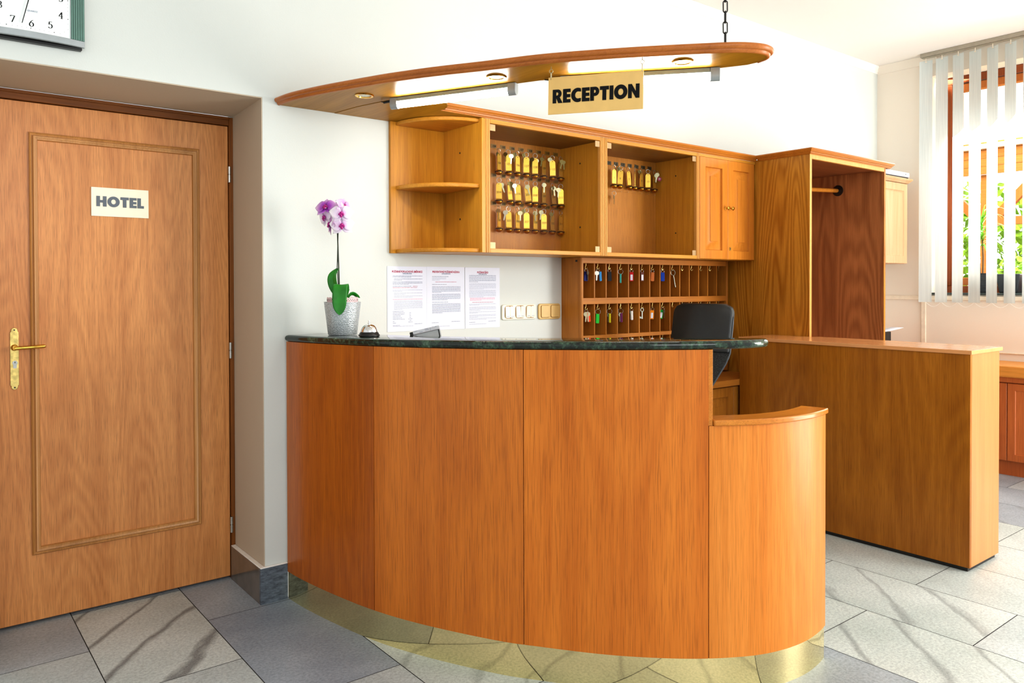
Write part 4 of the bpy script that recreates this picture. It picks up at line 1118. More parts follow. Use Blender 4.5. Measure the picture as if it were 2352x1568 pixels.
# orchid
ox, oy = .2407, -.2173; oz = ZG(oy)+.0014
oc = thing('potted_orchid', 'pink and white orchid in a silver embossed pot at the wall end of the desk', 'potted plant', (ox, oy, oz))
T = Matrix.Translation((ox, oy, oz))
b = MB(); b.lathe([(.0555, 0), (.0575, .003), (.0660, .075), (.0728, .1305), (.0700, .1305), (.064, .08), (.056, .006), (.0, .006)], 48, T, cap=False); b.build('pot', M['pot'], oc)
b = MB(); n = 40; rings = []
for r, z in ((.052, .02), (.0575, .100), (.0600, .140)): rings.append([(r*math.cos(2*PI*i/n), r*math.sin(2*PI*i/n), z) for i in range(n)])
rings.append([((.0605)*math.cos(2*PI*i/n), .0605*math.sin(2*PI*i/n), .146+(.004 if i % 2 else -.001)) for i in range(n)])
b.loft(rings, True, False, T)
inner = b.build('inner_pot', M['lace'], oc, solid=.0012)
b = MB()
for i in range(40):
    for zz in (.137, .1415):
        a = 2*PI*(i+(.5 if zz > .14 else 0))/40; r = .0603
        b.lathe([(.0016, 0), (.0016, .0008)], 6, T @ Matrix.Rotation(a, 4, 'Z') @ Matrix.Translation((r, 0, zz)) @ Matrix.Rotation(PI/2, 4, 'Y'))
b.build('lace_hole', M['moss'], inner)
b = MB(); b.lathe([(.0565, .118), (.04, .128), (.001, .131)], 24, T); b.build('potting_bark', M['moss'], oc)
def L3(a, bb, h): return Vector((ox, oy, oz))+vr*a+vc*bb+vu*h
def leaf(path, widths, fold, parent, name='leaf', mat='leaf', side=None):
    b = MB(); P3 = catmull([(p[0], p[1], p[2]) for p in path], 5); W = catmull([(w, 0, 0) for w in widths], 5)
    rings = []
    for i, p in enumerate(P3):
        t = Vector(P3[min(i+1, len(P3)-1)])-Vector(P3[max(i-1, 0)]); s = side if side is not None else Vector((1, 0, 0))
        s = (s-t*s.dot(t)/max(1e-9, t.dot(t))).normalized(); nrm = t.cross(s).normalized(); w_ = W[i][0]
        row = []
        for k in range(-4, 5):
            u = k/4; q = Vector(p)+s*u*w_+nrm*(fold*w_*(abs(u)**1.3))
            row.append(tuple(L3(q.x, q.y, q.z)))
        rings.append(row)
    b.loft(rings, False, False)
    return b.build(name, M[mat], parent, solid=.0016)
leaf([(.002, .012, .128), (.008, .030, .175), (.008, .052, .199), (.007, .070, .186), (.006, .078, .140), (.006, .080, .110), (.006, .0805, .090), (.006, .081, .081)], [.012, .024, .0275, .0285, .0285, .0235, .0125, .001], -.12, oc, side=Vector((1, .0, 0)))
leaf([(-.008, .002, .130), (-.016, .006, .16), (-.032, .012, .20), (-.034, .01, .235), (-.016, .0, .264)], [.006, .016, .021, .019, .006], .35, oc, side=Vector((.92, .35, .15)))
leaf([(-.008, .0, .132), (-.022, .01, .150), (-.036, .02, .171)], [.004, .009, .002], .4, oc, side=Vector((.5, .5, .5)))
leaf([(.012, .0, .130), (.034, -.01, .158), (.052, -.02, .152), (.064, -.03, .146)], [.006, .012, .010, .001], .5, oc, side=Vector((.2, .7, .5)))
leaf([(.01, -.01, .13), (.02, -.012, .165), (.026, -.01, .180)], [.006, .01, .002], .4, oc, side=Vector((.3, .9, 0)))
b = MB(); b.tube([tuple(L3(-.010, .0, .125)), tuple(L3(-.014, .0, .25)), tuple(L3(-.0185, .0, .40)), tuple(L3(-.022, 0, .538))], .0026, 8); b.build('support_stake', M['stem'], oc)
b = MB(); b.tube([tuple(L3(-.012, .003, .125)), tuple(L3(-.020, .003, .27)), tuple(L3(-.0155, .003, .40)), tuple(L3(-.014, .005, .46)), tuple(L3(-.020, .004, .51)), tuple(L3(-.035, .008, .523)), tuple(L3(-.047, .01, .517))], .0020, 8); b.build('flower_stem', M['trunkmat'] if False else M['stem'], oc)
def petal(b, ang, L, wd, curl, lift):
    c_, s_ = math.cos(ang), math.sin(ang); rings = []
    for i in range(8):
        u = i/7; hw = wd*math.sin(PI*min(1, .06+.94*u)**.75)*.5 if u < 1 else .0004
        row = []
        for k in range(-3, 4):
            v = k/3*hw; r = .004+L*u; z = lift+curl*u*u*L-.25*abs(v)*(1 if curl > 0 else -1)*.5
            row.append((c_*r-s_*v, s_*r+c_*v, z))
        rings.append(row)
    b.loft(rings, False, False)
def flower(a, bb, h, yaw, pitch, sc, mat, spin=0):
    """orchid flower: local z points out of the blossom."""
    base = L3(a, bb, h)-Vector((ox, oy, oz))
    zdir = (vc*math.cos(math.radians(yaw))+vr*math.sin(math.radians(yaw)))*math.cos(math.radians(pitch))+vu*math.sin(math.radians(pitch))
    up = (vu-zdir*vu.dot(zdir)).normalized(); xd = up.cross(zdir)
    R = Matrix((xd, up, zdir)).transposed().to_4x4() @ Matrix.Rotation(math.radians(spin), 4, 'Z')
    b = MB()
    for ang in (90, 218, 322): petal(b, math.radians(ang), .040*sc, .030*sc, -.15, -.002)
    for ang in (12, 168): petal(b, math.radians(ang), .043*sc, .050*sc, -.22, .001)
    me = mesh_of(b, 'flower', M[mat]); o = inst(me, 'flower', None, oc, M4=Matrix.Translation(base) @ R)
    md = o.modifiers.new('solid', 'SOLIDIFY'); md.thickness = .0006
    b = MB(); b.sphere(.0062*sc, 12, 8, Matrix.Translation((0, .001, .006))); b.sphere(.0048*sc, 10, 6, Matrix.Translation((-.006*sc, -.004, .007))); b.sphere(.0048*sc, 10, 6, Matrix.Translation((.006*sc, -.004, .007)))
    b.loft([[(-.004, -.004, .008), (0, -.003, .011), (.004, -.004, .008)], [(-.006, -.011, .012), (0, -.012, .016), (.006, -.011, .012)], [(-.001, -.018, .010), (0, -.018, .011), (.001, -.018, .010)]], False, False)
    lp = mesh_of(b, 'lip', M['lip']); l_ = inst(lp, 'lip', None, o, (0, 0, 0))
flower(.006, .040, .480, 8, 4, 1.08, 'petal')
flower(.007, .036, .434, 6, 2, 1.1, 'petal', 4)
flower(-.060, .022, .508, -10, 30, 1.05, 'petalP', 8)
flower(.012, .020, .512, 55, 12, .85, 'petalM', -20)
flower(-.044, .014, .440, -58, 0, 1.05, 'petalM', 30)
flower(-.068, .004, .470, -40, -10, 1.0, 'petal', 20)

# ================================================================== OFFICE CHAIR
oc2 = thing('office_chair', 'black leather office chair with a mesh lower back behind the desk', 'office chair', (1.80, -.587, 0))
cy0 = -.587; hw = .183
def back_x(z):   # side profile of the back: leans away at the top
    return 2.005+(z-1.0)*.16-max(0, .93-z)*.26
def outline_w(z):
    return hw if z > .93 else hw-(.93-z)*.42
def backpanel(z0, z1, th, round_top):
    b = MB(); n = 14; rings = []
    for i in range(n+1):
        z = z0+(z1-z0)*i/n; wv = outline_w(z)
        if round_top and z > z1-.055: q = (z-(z1-.055))/.055; wv -= .055*(1-math.sqrt(max(0, 1-q*q)))
        row = []
        m = 12
        for k in range(m+1):
            u = -1+2*k/m; row.append((back_x(z)-th/2+.020*(u*u), cy0+u*wv, z))
        for k in range(m+1):
            u = 1-2*k/m; row.append((back_x(z)+th/2+.020*(u*u)-(.0 if abs(u) < 1 else 0), cy0+u*wv, z))
        rings.append(row)
    b.loft(rings, True, True); return b
backpanel(.952, 1.190, .030, True).build('leather_back', M['leather'], oc2, bev=.008, segs=3)
backpanel(.60, .9515, .012, False).build('mesh_back', M['mesh'], oc2)
b = MB()
for s in (-1, 1):
    b.tube([(back_x(z)+.020, cy0+s*(outline_w(z)+.002), z) for z in (.58, .66, .74, .82, .90, .95, 1.0, 1.06, 1.10, 1.13)], [.0045]*9+[.001], 8)
b.build('back_piping', M['leatheredge'], oc2)
b = MB(); sx = 1.70; pts = rr_poly(1.50, 1.93, cy0-.22, cy0+.22, .07)
b.loft([[(x, y, .43) for x, y in pts], [(x, y, .50) for x, y in pts]]); b.build('seat', M['leather'], oc2, bev=.02, segs=3)
b = MB()
for s in (-.13, .13): b.tube([(1.70, cy0+s, .42), (1.88, cy0+s, .425), (1.955, cy0+s*.9, .50), (back_x(.62)+.012, cy0+s*.8, .62), (back_x(.80)+.014, cy0+s*.8, .80)], .011, 8)
b.build('back_bracket', M['black'], oc2)
b = MB(); b.lathe([(.03, .10), (.03, .26), (.018, .26), (.018, .425), (.09, .427), (.09, .429)], 18, Matrix.Translation((1.715, cy0, 0))); b.build('gas_lift', M['black'], oc2)
for k in range(5):
    a = 2*PI*k/5+.3; d = Vector((math.cos(a), math.sin(a), 0)); o_ = Vector((1.715, cy0, 0))
    b = MB(); b.tube([tuple(o_+d*.02+vu*.115), tuple(o_+d*.15+vu*.095), tuple(o_+d*.27+vu*.075)], [.024, .019, .014], 8); lg = b.build('base_leg', M['black'], oc2)
    b = MB(); b.lathe([(.025, -.018), (.027, 0), (.025, .018)], 16, Matrix.Translation(o_+d*.27+vu*.027) @ Matrix.Rotation(a, 4, 'Z') @ Matrix.Rotation(PI/2, 4, 'X')); b.tube([tuple(o_+d*.27+vu*.027), tuple(o_+d*.27+vu*.07)], .006, 6); b.build('caster', M['rubber'], lg)

# ================================================================== ROOM KEYS ON BRASS FOBS
b = MB(); b.torus(.0118, .0011, 22, 6, Matrix.Translation((0, 0, -.0125))); m_ring = mesh_of(b, 'split_ring', M['steel'])
pl = [(-.0145, -.103), (.0145, -.103), (.0145, -.040)]+[(.0145*math.cos(PI*i/14), -.040+.0150*math.sin(PI*i/14)) for i in range(1, 14)]+[(-.0145, -.040)]
b = MB(); b.loft([[(x, -.002, z) for x, z in pl], [(x, .002, z) for x, z in pl]])
b.loft([[(-.0145, -.002, -.103), (.0145, -.002, -.103), (.0145, .002, -.103), (-.0145, .002, -.103)], [(-.0135, -.008, -.109), (.0135, -.008, -.109), (.0135, .008, -.109), (-.0135, .008, -.109)]])
m_plate = mesh_of(b, 'fob_plate', M['fob'])
b = MB(); b.lathe([(.0022, 0), (.0022, .0006)], 12, Matrix.Translation((0, -.0020, -.0315)) @ Matrix.Rotation(PI/2, 4, 'X')); m_hole = mesh_of(b, 'fob_hole', M['black'])
b = MB(); b.lathe([(.0135, .0055), (.0165, .002), (.0172, -.001), (.0165, -.006), (.0135, -.0115), (.008, -.0155), (.001, -.0168)], 22, Matrix.Translation((0, 0, -.1145))); m_ball = mesh_of(b, 'fob_ball', M['ball'])
b = MB(); b.torus(.0172, .0024, 24, 8, Matrix.Translation((0, 0, -.1138)) @ Matrix.Rotation(PI/2, 4, 'X')); m_rub = mesh_of(b, 'rubber_ring', M['rubber'])
def key_mesh(bow, mat, name='key'):
    o = []
    for i in range(24):
        a = PI/2+2*PI*(i+.5)/24; o.append((bow*1.12*math.cos(a), -bow+bow*math.sin(a)))
    # blade leaves the bottom of the bow
    blade = [(.0042, -bow*1.9), (.0042, -bow*2-.012), (.0030, -bow*2-.014), (.0042, -bow*2-.017), (.0028, -bow*2-.020), (.0040, -bow*2-.024), (0, -bow*2-.029), (-.0034, -bow*2-.026), (-.0034, -bow*1.9)]
    b = MB(); b.loft([[(x, -.001, z) for x, z in o], [(x, .001, z) for x, z in o]]); b.loft([[(x, -.0008, z) for x, z in blade], [(x, .0008, z) for x, z in blade]])
    return mesh_of(b, name, mat)
m_key = key_mesh(.0110, M['nickel']); m_keyo = key_mesh(.0100, M['olive']); m_keyw = key_mesh(.0112, plain('key_silver', '#d8d8cc', .35, .6))
numcache = {}
def fob(num, hook, off, tilt, keys, label, group):
    t = thing('key_fob', label, 'key fob', hook, group); t.rotation_euler = (0, math.radians(tilt), 0)
    yaw = math.radians(-39+off)
    inst(m_ring, 'split_ring', None, t, (0, 0, 0), (0, 0, math.radians(-20+off*.6)))
    p = inst(m_plate, 'fob_plate', None, t, (0, 0, 0), (0, 0, yaw))
    inst(m_hole, 'fob_hole', None, p)
    if num:
        tm_ = text_mesh(num, .0165, M['engr'], extrude=.0002, spacing=1.05)
        inst(tm_, 'fob_number', None, p, M4=Matrix.Translation((0, -.0022, -.072)) @ R90X)
    inst(m_ball, 'fob_ball', None, t); inst(m_rub, 'rubber_ring', None, t)
    for dx, dy, dz, ky, kt, mm in keys:
        inst(mm, 'key', None, t, (dx, dy, dz), (0, math.radians(kt), math.radians(ky)))
F_, B_ = -.0075, .0075     # in front of / behind the plate
FX0, FDX = 1.1625, .0580
rowz = [1.9560, 1.8130, 1.6755]
KM, KO, KW = m_key, m_keyo, m_keyw
spec = {(0, 0): (55, 0, [(-.012, -.004, -.020, 20, -6, KO)]), (0, 1): (4, -2, [(.010, F_-.004, -.022, -35, 4, KW), (-.012, B_, -.012, -60, 0, KO)]), (0, 2): (44, -1, [(-.010, B_, -.008, -30, 5, KO)]), (0, 3): (2, 0, [(.014, B_, -.026, -25, 6, KM), (-.010, B_, -.006, 0, 0, KO)]),
        (0, 4): (0, 0, [(.012, B_, -.026, -35, -8, KW), (-.012, B_, -.022, -60, 9, KO)]), (0, 5): (50, 0, [(-.014, -.003, -.016, -20, 8, KO)]), (0, 6): (0, -2, [(-.010, B_, -.010, -30, 0, KM)]), (0, 7): (46, 0, [(-.002, F_-.006, -.018, -40, 10, KO), (.004, F_-.008, -.022, -40, -6, KO)]),
        (1, 0): (0, 0, [(.018, B_, -.024, -20, -22, KM)]), (1, 1): (45, -7, [(-.006, F_-.006, -.016, -30, -4, KO), (-.002, F_-.009, -.018, -50, -8, KO)]), (1, 2): (0, -3, [(-.016, B_, -.020, -35, -6, KW)]), (1, 3): (0, -8, [(-.010, F_-.004, -.022, -39, -10, KM)]),
        (1, 4): (2, 0, [(.014, B_, -.022, -70, -3, KM)]), (1, 5): (51, 0, [(-.002, -.004, -.004, -30, 0, KM)]), (1, 6): (48, -6, [(-.006, F_-.007, -.018, -35, -3, KM), (-.012, F_-.003, -.016, -60, 4, KO)]), (1, 7): (0, -1, [(-.012, B_-.003, -.020, -36, 4, KM)]),
        (2, 0): (62, 0, [(-.010, -.004, -.016, -60, -6, KM)]), (2, 1): (18, -2, [(-.013, B_-.004, -.020, -45, 14, KW)]), (2, 2): (50, 0, [(.006, F_-.006, -.020, -35, -2, KM)]), (2, 3): (8, -1, [(-.010, B_, -.006, -35, 4, KO)]),
        (2, 4): (46, 0, [(-.006, F_-.005, -.018, -35, 6, KO), (-.010, F_-.002, -.014, -50, -5, KM)]), (2, 5): (10, 0, [(-.010, B_, -.006, -40, 8, KM)]), (2, 6): (50, 0, [(-.010, -.004, -.014, -20, 6, KO)]), (2, 7): (50, 0, [])}
rown = ['top', 'middle', 'bottom']
nums = [[str(104+i) for i in range(8)], [str(204+i) for i in range(8)], [str(304+i) for i in range(8)]]
b = MB(); b.tube([(0, .0225, .004), (0, .004, .004), (0, 0, .0015), (0, -.0045, .003), (0, -.0055, .005)], .0013, 7); m_hook = mesh_of(b, 'hook', M['chrome'])
HYc = -.042
def label_plate(cab, x, z, txt, mat, rot=0):
    w_, h_ = .034, .020
    b = MB(); b.box(-w_/2, w_/2, -.0008, 0, -h_/2, h_/2); me = mesh_of(b, 'number_label', mat, False)
    o = inst(me, 'number_label', None, cab, (x-cab.location.x, -.0183, z-ZB), (0, math.radians(rot), 0))
    inst(text_mesh(txt, .0155, M['ink'], bold=.0004, extrude=.0001), 'number', None, o, M4=Matrix.Translation((.003, -.0010, 0)) @ R90X)
for r in range(3):
    for i in range(8):
        x = FX0+FDX*i; off, tilt, keys = spec[(r, i)]
        hint = 'turned edge-on' if off > 58 else ('turned aside' if off > 30 else 'facing out')
        fob(nums[r][i], (x, HYc, rowz[r]), off, tilt, keys, 'brass room key fob %s, %s, in the %s row of the left cabinet' % (nums[r][i], hint, rown[r]), 'room keys in the left cabinet')
        inst(m_hook, 'hook', None, kc1, (x-kc1.location.x, HYc+.001, rowz[r]-ZB-.0050))
        label_plate(kc1, x-.015, rowz[r]+.0125, nums[r][i], M['label'])
spec2 = [(34, 0, []), (0, 5, [(-.008, B_, -.008, -30, 0, KO)]), (38, -6, []), (88, 0, []), (55, 0, [(-.006, B_, -.008, -30, 0, KO)]), (0, 0, []), (50, 0, [(.010, F_-.008, -.016, -35, 12, KM), (.004, F_-.004, -.022, -35, 4, KM)])]
for i in range(7):
    x = 1.9650+.0556*i; off, tilt, keys = spec2[i]; n_ = str(5+i)
    hint = 'turned edge-on' if off > 58 else ('turned aside' if off > 30 else 'facing out')
    fob(n_, (x, HYc, 1.9510), off, tilt, keys, 'brass room key fob %s, %s, in the single row of the right cabinet' % (n_, hint), 'room keys in the right cabinet')
    label_plate(kc2, x-.016, 1.9625, n_, M['labeldark'], 8 if i == 4 else 0)
    for z in (1.9510, 1.8085): inst(m_hook, 'hook', None, kc2, (x-kc2.location.x, HYc+.001, z-ZB-.0050))
# round souvenir token and the lone key
tk = thing('souvenir_token', 'small round red and dark token hanging among the keys of fob 11', 'key ring', (1.9650+.0556*6+.018, HYc-.022, 1.9400))
b = MB(); b.tube([(0, .021, .0085), (0, .010, .004), (0, 0, -.030)], .0008, 6); b.v = [tuple(Vector(v)+tk.location) for v in b.v]; b.build('cord', M['steel'], tk)
for nm, m_, z0, z1 in (('token_disc', 'black', 0, .0022), ('token_band', 'redink', .0022, .0026)):
    b = MB(); b.lathe([(.0125 if nm == 'token_disc' else .0118, z0), (.0125 if nm == 'token_disc' else .0118, z1)], 20, Matrix.Translation(tk.location+Vector((0, 0, -.042))) @ Matrix.Rotation(math.radians(-38), 4, 'Z') @ Matrix.Rotation(PI/2, 4, 'X'))
    b.build(nm, M[m_], tk)
b = MB(); b.lathe([(.008, .0026), (.008, .0029)], 3, Matrix.Translation(tk.location+Vector((0, 0, -.041))) @ Matrix.Rotation(math.radians(-38), 4, 'Z') @ Matrix.Rotation(PI/2, 4, 'X')); b.build('token_picture', M['silver'], tk)
lk = thing('single_key', 'single small key on a ring hanging below fob 5 in the right cabinet', 'key', (1.9650, HYc, 1.8060))
inst(m_ring, 'split_ring', None, lk, (0, 0, 0), (0, 0, -.5)); inst(m_key, 'key', None, lk, (0, 0, -.022), (0, 0, math.radians(30)))

# ================================================================== KEYS IN THE PIGEONHOLE RACK
def tag_mesh(mat, insert):
    p = rr_poly(-.0105, .0105, -.050, 0, .004)
    b = MB(); b.loft([[(x, -.0028, z) for x, z in p], [(x, .0028, z) for x, z in p]]); return mesh_of(b, 'plastic_tag', mat)
b = MB(); b.box(-.0062, .0062, -.0033, -.0027, -.045, -.014); m_ins = mesh_of(b, 'paper_insert', M['paper'], False)
b = MB()
for k_ in range(3): b.box(-.0035+.0028*k_, -.0022+.0028*k_, -.0036, -.0033, -.041, -.018)
m_scr = mesh_of(b, 'insert_print', M['navyink'], False)
b = MB(); b.torus(.0135, .0009, 22, 6, Matrix.Translation((0, 0, -.0135))); m_big = mesh_of(b, 'split_ring', M['steel'])
b = MB(); b.torus(.0085, .0009, 18, 6, Matrix.Translation((0, 0, -.0085))); m_small = mesh_of(b, 'split_ring', M['steel'])
cols = {'dark blue': '#1c1f66', 'light blue': '#3a8fcc', 'black': '#16161a', 'turquoise': '#3fb0a8', 'red': '#c40c16', 'brown': '#5e2814', 'orange brown': '#b05c10', 'blue': '#0c3fae',
        'orange red': '#dc4410', 'green': '#1fb838', 'yellow': '#e4e030', 'purple': '#6a2a5a', 'white': '#dedcd6', 'orange': '#e88c10', 'bright green': '#18b040'}
tmesh = {}
for c_, h_ in cols.items():
    tmesh[c_] = tag_mesh(plain('tag_'+c_.replace(' ', '_'), h_, .5, spec=.2, var=.03), False)
m_brk = key_mesh(.0125, M['nickel']); m_dark = key_mesh(.011, M['oldsteel'])
TOPZ = {0: 1.3978, 1: 1.1838}
ordn = ['first', 'second', 'third', 'fourth', 'fifth', 'sixth', 'seventh', 'eighth', 'ninth']
def rack_item(row, cell, label, cat, parts, ring='small', nm='key_tag'):
    hx = cellx[cell]-.004+.001; hz_ = TOPZ[row]-.0280
    t = thing(nm, label+' in the %s slot of the %s rack row' % (ordn[cell], ['upper', 'lower'][row]), cat, (hx, HY-.0005, hz_), 'keys in the pigeonhole rack')
    if ring: inst(m_small if ring == 'small' else m_big, 'split_ring', None, t, (0, 0, 0), (0, 0, math.radians(-39)))
    dz = -.0145 if ring == 'small' else -.0245
    for k_ in parts:
        typ = k_[0]
        if typ == 'tag':
            _, c_, yaw, tilt, dx, ins = k_
            o = inst(tmesh[c_], 'plastic_tag', None, t, (dx*.78, -dx*.6, dz), (0, math.radians(tilt), math.radians(-39+yaw)))
            if ins:
                q = inst(m_ins, 'paper_insert', None, o)
                if ins == 2: pass
        else:
            _, me_, yaw, tilt, dx = k_
            inst(me_, 'key', None, t, (dx*.78-.004, -dx*.6-.005, dz+.003), (0, math.radians(tilt), math.radians(-39+yaw)))
rack_item(0, 0, 'dark blue plastic key tag', 'key tag', [('tag', 'dark blue', 20, 3, 0, 0), ('key', m_dark, 60, -2, .008)])
rack_item(0, 1, 'silver key with a light blue tag', 'key tag', [('tag', 'light blue', 60, -6, .012, 0), ('key', m_keyw, 0, 2, -.006)])
rack_item(0, 2, 'black plastic key tag', 'key tag', [('tag', 'black', 15, -2, 0, 0)])
rack_item(0, 3, 'turquoise key tag turned edge-on', 'key tag', [('tag', 'turquoise', 72, 2, 0, 0)], 'big')
rack_item(0, 4, 'red key tag with white paper insert', 'key tag', [('tag', 'red', 0, 0, 0, 1)])
rack_item(0, 5, 'brown key tag with white paper insert', 'key tag', [('tag', 'brown', 25, 0, 0, 1)])
rack_item(0, 6, 'orange brown key tag', 'key tag', [('tag', 'orange brown', 20, 2, 0, 0)])
rack_item(0, 7, 'bright blue key tag', 'key tag', [('tag', 'blue', 0, 0, 0, 0)])
rack_item(1, 0, 'bunch of keys with orange red tag', 'key tag', [('tag', 'orange red', 40, -4, .012, 0), ('key', m_brk, 0, -5, .006), ('key', m_brk, 10, 4, .0)])
rack_item(1, 1, 'green key tag on a wide ring', 'key tag', [('tag', 'green', 35, 3, -.002, 0)], 'big')
rack_item(1, 2, 'edge-on yellow key tag beside a key', 'key tag', [('tag', 'yellow', 74, -3, .003, 0), ('key', m_dark, 50, 2, -.006)], 'big')
rack_item(1, 3, 'edge-on purple key tag beside a key', 'key tag', [('tag', 'purple', 62, -3, .004, 0), ('key', m_dark, 40, 0, -.004)], 'big')
rack_item(1, 4, 'white key tag turned aside', 'key tag', [('tag', 'white', 62, -3, .002, 0), ('key', m_dark, 60, 6, -.006)], 'small')
rack_item(1, 6, 'orange key tag with white paper insert', 'key tag', [('tag', 'orange', 0, 3, -.002, 1)])
rack_item(1, 7, 'tilted green key tag with white insert', 'key tag', [('tag', 'bright green', 10, 10, -.004, 1), ('key', m_dark, 60, 0, .008)])
# long old keys
def long_key(cell, row, label, mat, L, bow, tilt, bit):
    hx = cellx[cell]-.003; t = thing('old_key', label, 'key', (hx, HY, TOPZ[row]-.0285), 'keys in the pigeonhole rack')
    R = Matrix.Rotation(math.radians(tilt), 4, 'Y') @ Matrix.Rotation(math.radians(-39), 4, 'Z')
    b = MB(); b.tube([(bow*math.sin(2*PI*i/18), 0, -bow*1.25+bow*1.25*math.cos(2*PI*i/18)) for i in range(18)], .0021, 7, True)
    k_ = mesh_of(b, 'key_bow', mat); inst(k_, 'key_bow', None, t, M4=R)
    b = MB(); b.tube([(0, 0, -bow*2.5+.001), (0, 0, -bow*2.5-.008), (0, 0, -bow*2.5-L*.55), (0, 0, -bow*2.5-L)], [.0040, .0034, .0032, .0038], 8)
    if bit: b.box(-bit, -.001, -.0012, .0012, -bow*2.5-L+.002, -bow*2.5-L+.011); b.box(-bit, -bit+.004, -.0012, .0012, -bow*2.5-L+.002, -bow*2.5-L+.014)
    inst(mesh_of(b, 'key_shank', mat), 'key_shank', None, t, M4=R)
long_key(8, 0, 'long dark steel key with open bow in the ninth upper rack slot', M['oldsteel'], .070, .0125, -14, 0)
long_key(5, 1, 'pale green old fashioned key in the sixth lower rack slot', plain('pale_green_key', '#cfe0d4', .4, .3), .040, .008, 0, .014)

# ================================================================== OUTSIDE THE WINDOW
gd = MB(); gd.box(XR+.35, 30, -14, 22, -.12, -.02); g_ = gd.build('ground', plain('patio_paving', '#cbbfa8', .9), smooth=False); struct(g_, 'pale paved ground outside the window', 'ground')
pg = thing('patio_shelter', 'orange timber patio roof with diagonal braces outside the window', 'shelter', (7.6, -.8, -.02))
b = MB()
for i in range(4): b.box(7.50, 7.53, -4.5, 2.2, 2.40+.082*i, 2.40+.082*i+.079)
b.build('fascia_boards', M['patio'], pg)
b = MB(); b.box(7.44, 7.50, -4.5, 2.2, 2.655, 2.70); b.build('gutter', M['white'], pg)
for y in (.16, -1.6, -3.4):
    b = MB(); b.box(7.55, 7.63, y-.04, y+.04, -.02, 2.40); b.build('post', M['patio'], pg)
    for s in (1, -1):
        b = MB(); b.loft([[(7.56, y+s*.05, 1.86), (7.62, y+s*.05, 1.86), (7.62, y+s*.05, 1.98), (7.56, y+s*.05, 1.98)], [(7.56, y+s*.44, 2.28), (7.62, y+s*.44, 2.28), (7.62, y+s*.44, 2.40), (7.56, y+s*.44, 2.40)]]); b.build('brace', M['winlight'], pg)
b = MB(); b.box(7.55, 7.63, -4.4, .12, 1.98-.10, 1.98-.02); b.build('rail', M['winlight'], pg)
bk = MB(); bk.box(8.2, 8.32, -5, .02, -.02, 1.86)
tag(bk.build('brick_wall', M['brick'], smooth=False), 'low brick wall of the patio outside the window', 'wall')
def bush(x, y, z, r, mat, label, nm, n, group=None, sq=1.0):
    rr_ = random.Random(int(x*100+y*37)); b = MB()
    for i in range(n):
        a = rr_.uniform(0, 2*PI); u = rr_.uniform(-1, 1); q = r*rr_.uniform(.5, 1)
        c_ = Vector((x+q*math.sqrt(1-u*u)*math.cos(a), y+q*math.sqrt(1-u*u)*math.sin(a), z+q*u*sq))
        s_ = r*rr_.uniform(.05, .10); d1_ = Vector((rr_.uniform(-1, 1), rr_.uniform(-1, 1), rr_.uniform(-1, 1))).normalized(); d2_ = d1_.orthogonal().normalized()
        b.loft([[tuple(c_-d1_*s_), tuple(c_-d1_*s_*.9)], [tuple(c_-d2_*s_*.6), tuple(c_+d2_*s_*.6)], [tuple(c_+d1_*s_), tuple(c_+d1_*s_*.95)]], False, False)
    b.tube([(x, y, -.02), (x, y, z)], r*.05, 6)
    o = b.build(nm, M[mat], smooth=False); return o
tag(bush(9.6, 1.0, 1.5, 1.1, 'bush', '', 'garden_shrub', 1400), 'bright green shrub left of the brick wall outside', 'shrub')
tag(bush(7.05, -.25, .75, .55, 'bush', '', 'garden_shrub', 900), 'sunlit yellow green shrub in front of the brick wall outside', 'shrub')
tag(bush(11.5, -1.2, 2.0, 1.3, 'bush', '', 'garden_shrub', 1200), 'pale green tree foliage seen above the brick wall', 'shrub')

# pot plants on the sill
sz = WZ0+.0165
dp = thing('potted_dracaena', 'spiky green dracaena in a ribbed black pot on the window sill', 'potted plant', (5.060, -.752, sz))
T = Matrix.Translation((5.060, -.752, sz)); b = MB()
prf = [(.045, 0)]
for i in range(15): prf += [(.046+.0013*i, .004+.009*i), (.0485+.0013*i, .0085+.009*i)]
prf += [(.070, .142), (.066, .142), (.06, .13), (.001, .13)]
b.lathe(prf, 28, T); b.build('pot', M['blackpot'], dp)
b = MB()
for s in ((.004, .0), (-.012, .01)): b.tube([(5.060+s[0], -.752+s[1], sz+.128), (5.062+s[0]*2, -.752+s[1]*1.5, sz+.26), (5.06+s[0]*2, -.745+s[1]*2, sz+.40)], .0055, 7)
b.build('stalk', M['trunkmat'], dp)
rr_ = random.Random(5); b = MB()
for i in range(46):
    a = rr_.uniform(0, 2*PI); h0 = sz+rr_.uniform(.34, .55); L = rr_.uniform(.18, .34); rise = rr_.uniform(.15, .95); dr = rr_.uniform(.2, 1.0)
    d = Vector((math.cos(a)*.45, math.sin(a), 0)); pts = []
    for j in range(9):
        u = j/8; pts.append(Vector((5.060, -.745, h0))+d*(L*.8*u*(1.05-rise*.55))+vu*(L*(rise*u*1.2-dr*u*u*.9)))
    sd = Vector((-d.y, d.x, 0)).normalized()*.007
    b.loft([[tuple(p-sd*(1-(j/8)**2)*.9), tuple(p+sd*(1-(j/8)**2)*.9+vu*.001)] for j, p in enumerate(pts)], False, False)
b.v = [(min(max(x, 4.985), 5.145), y, z) for x, y, z in b.v]
lv = b.build('leaves', M['dracleaf'], dp)
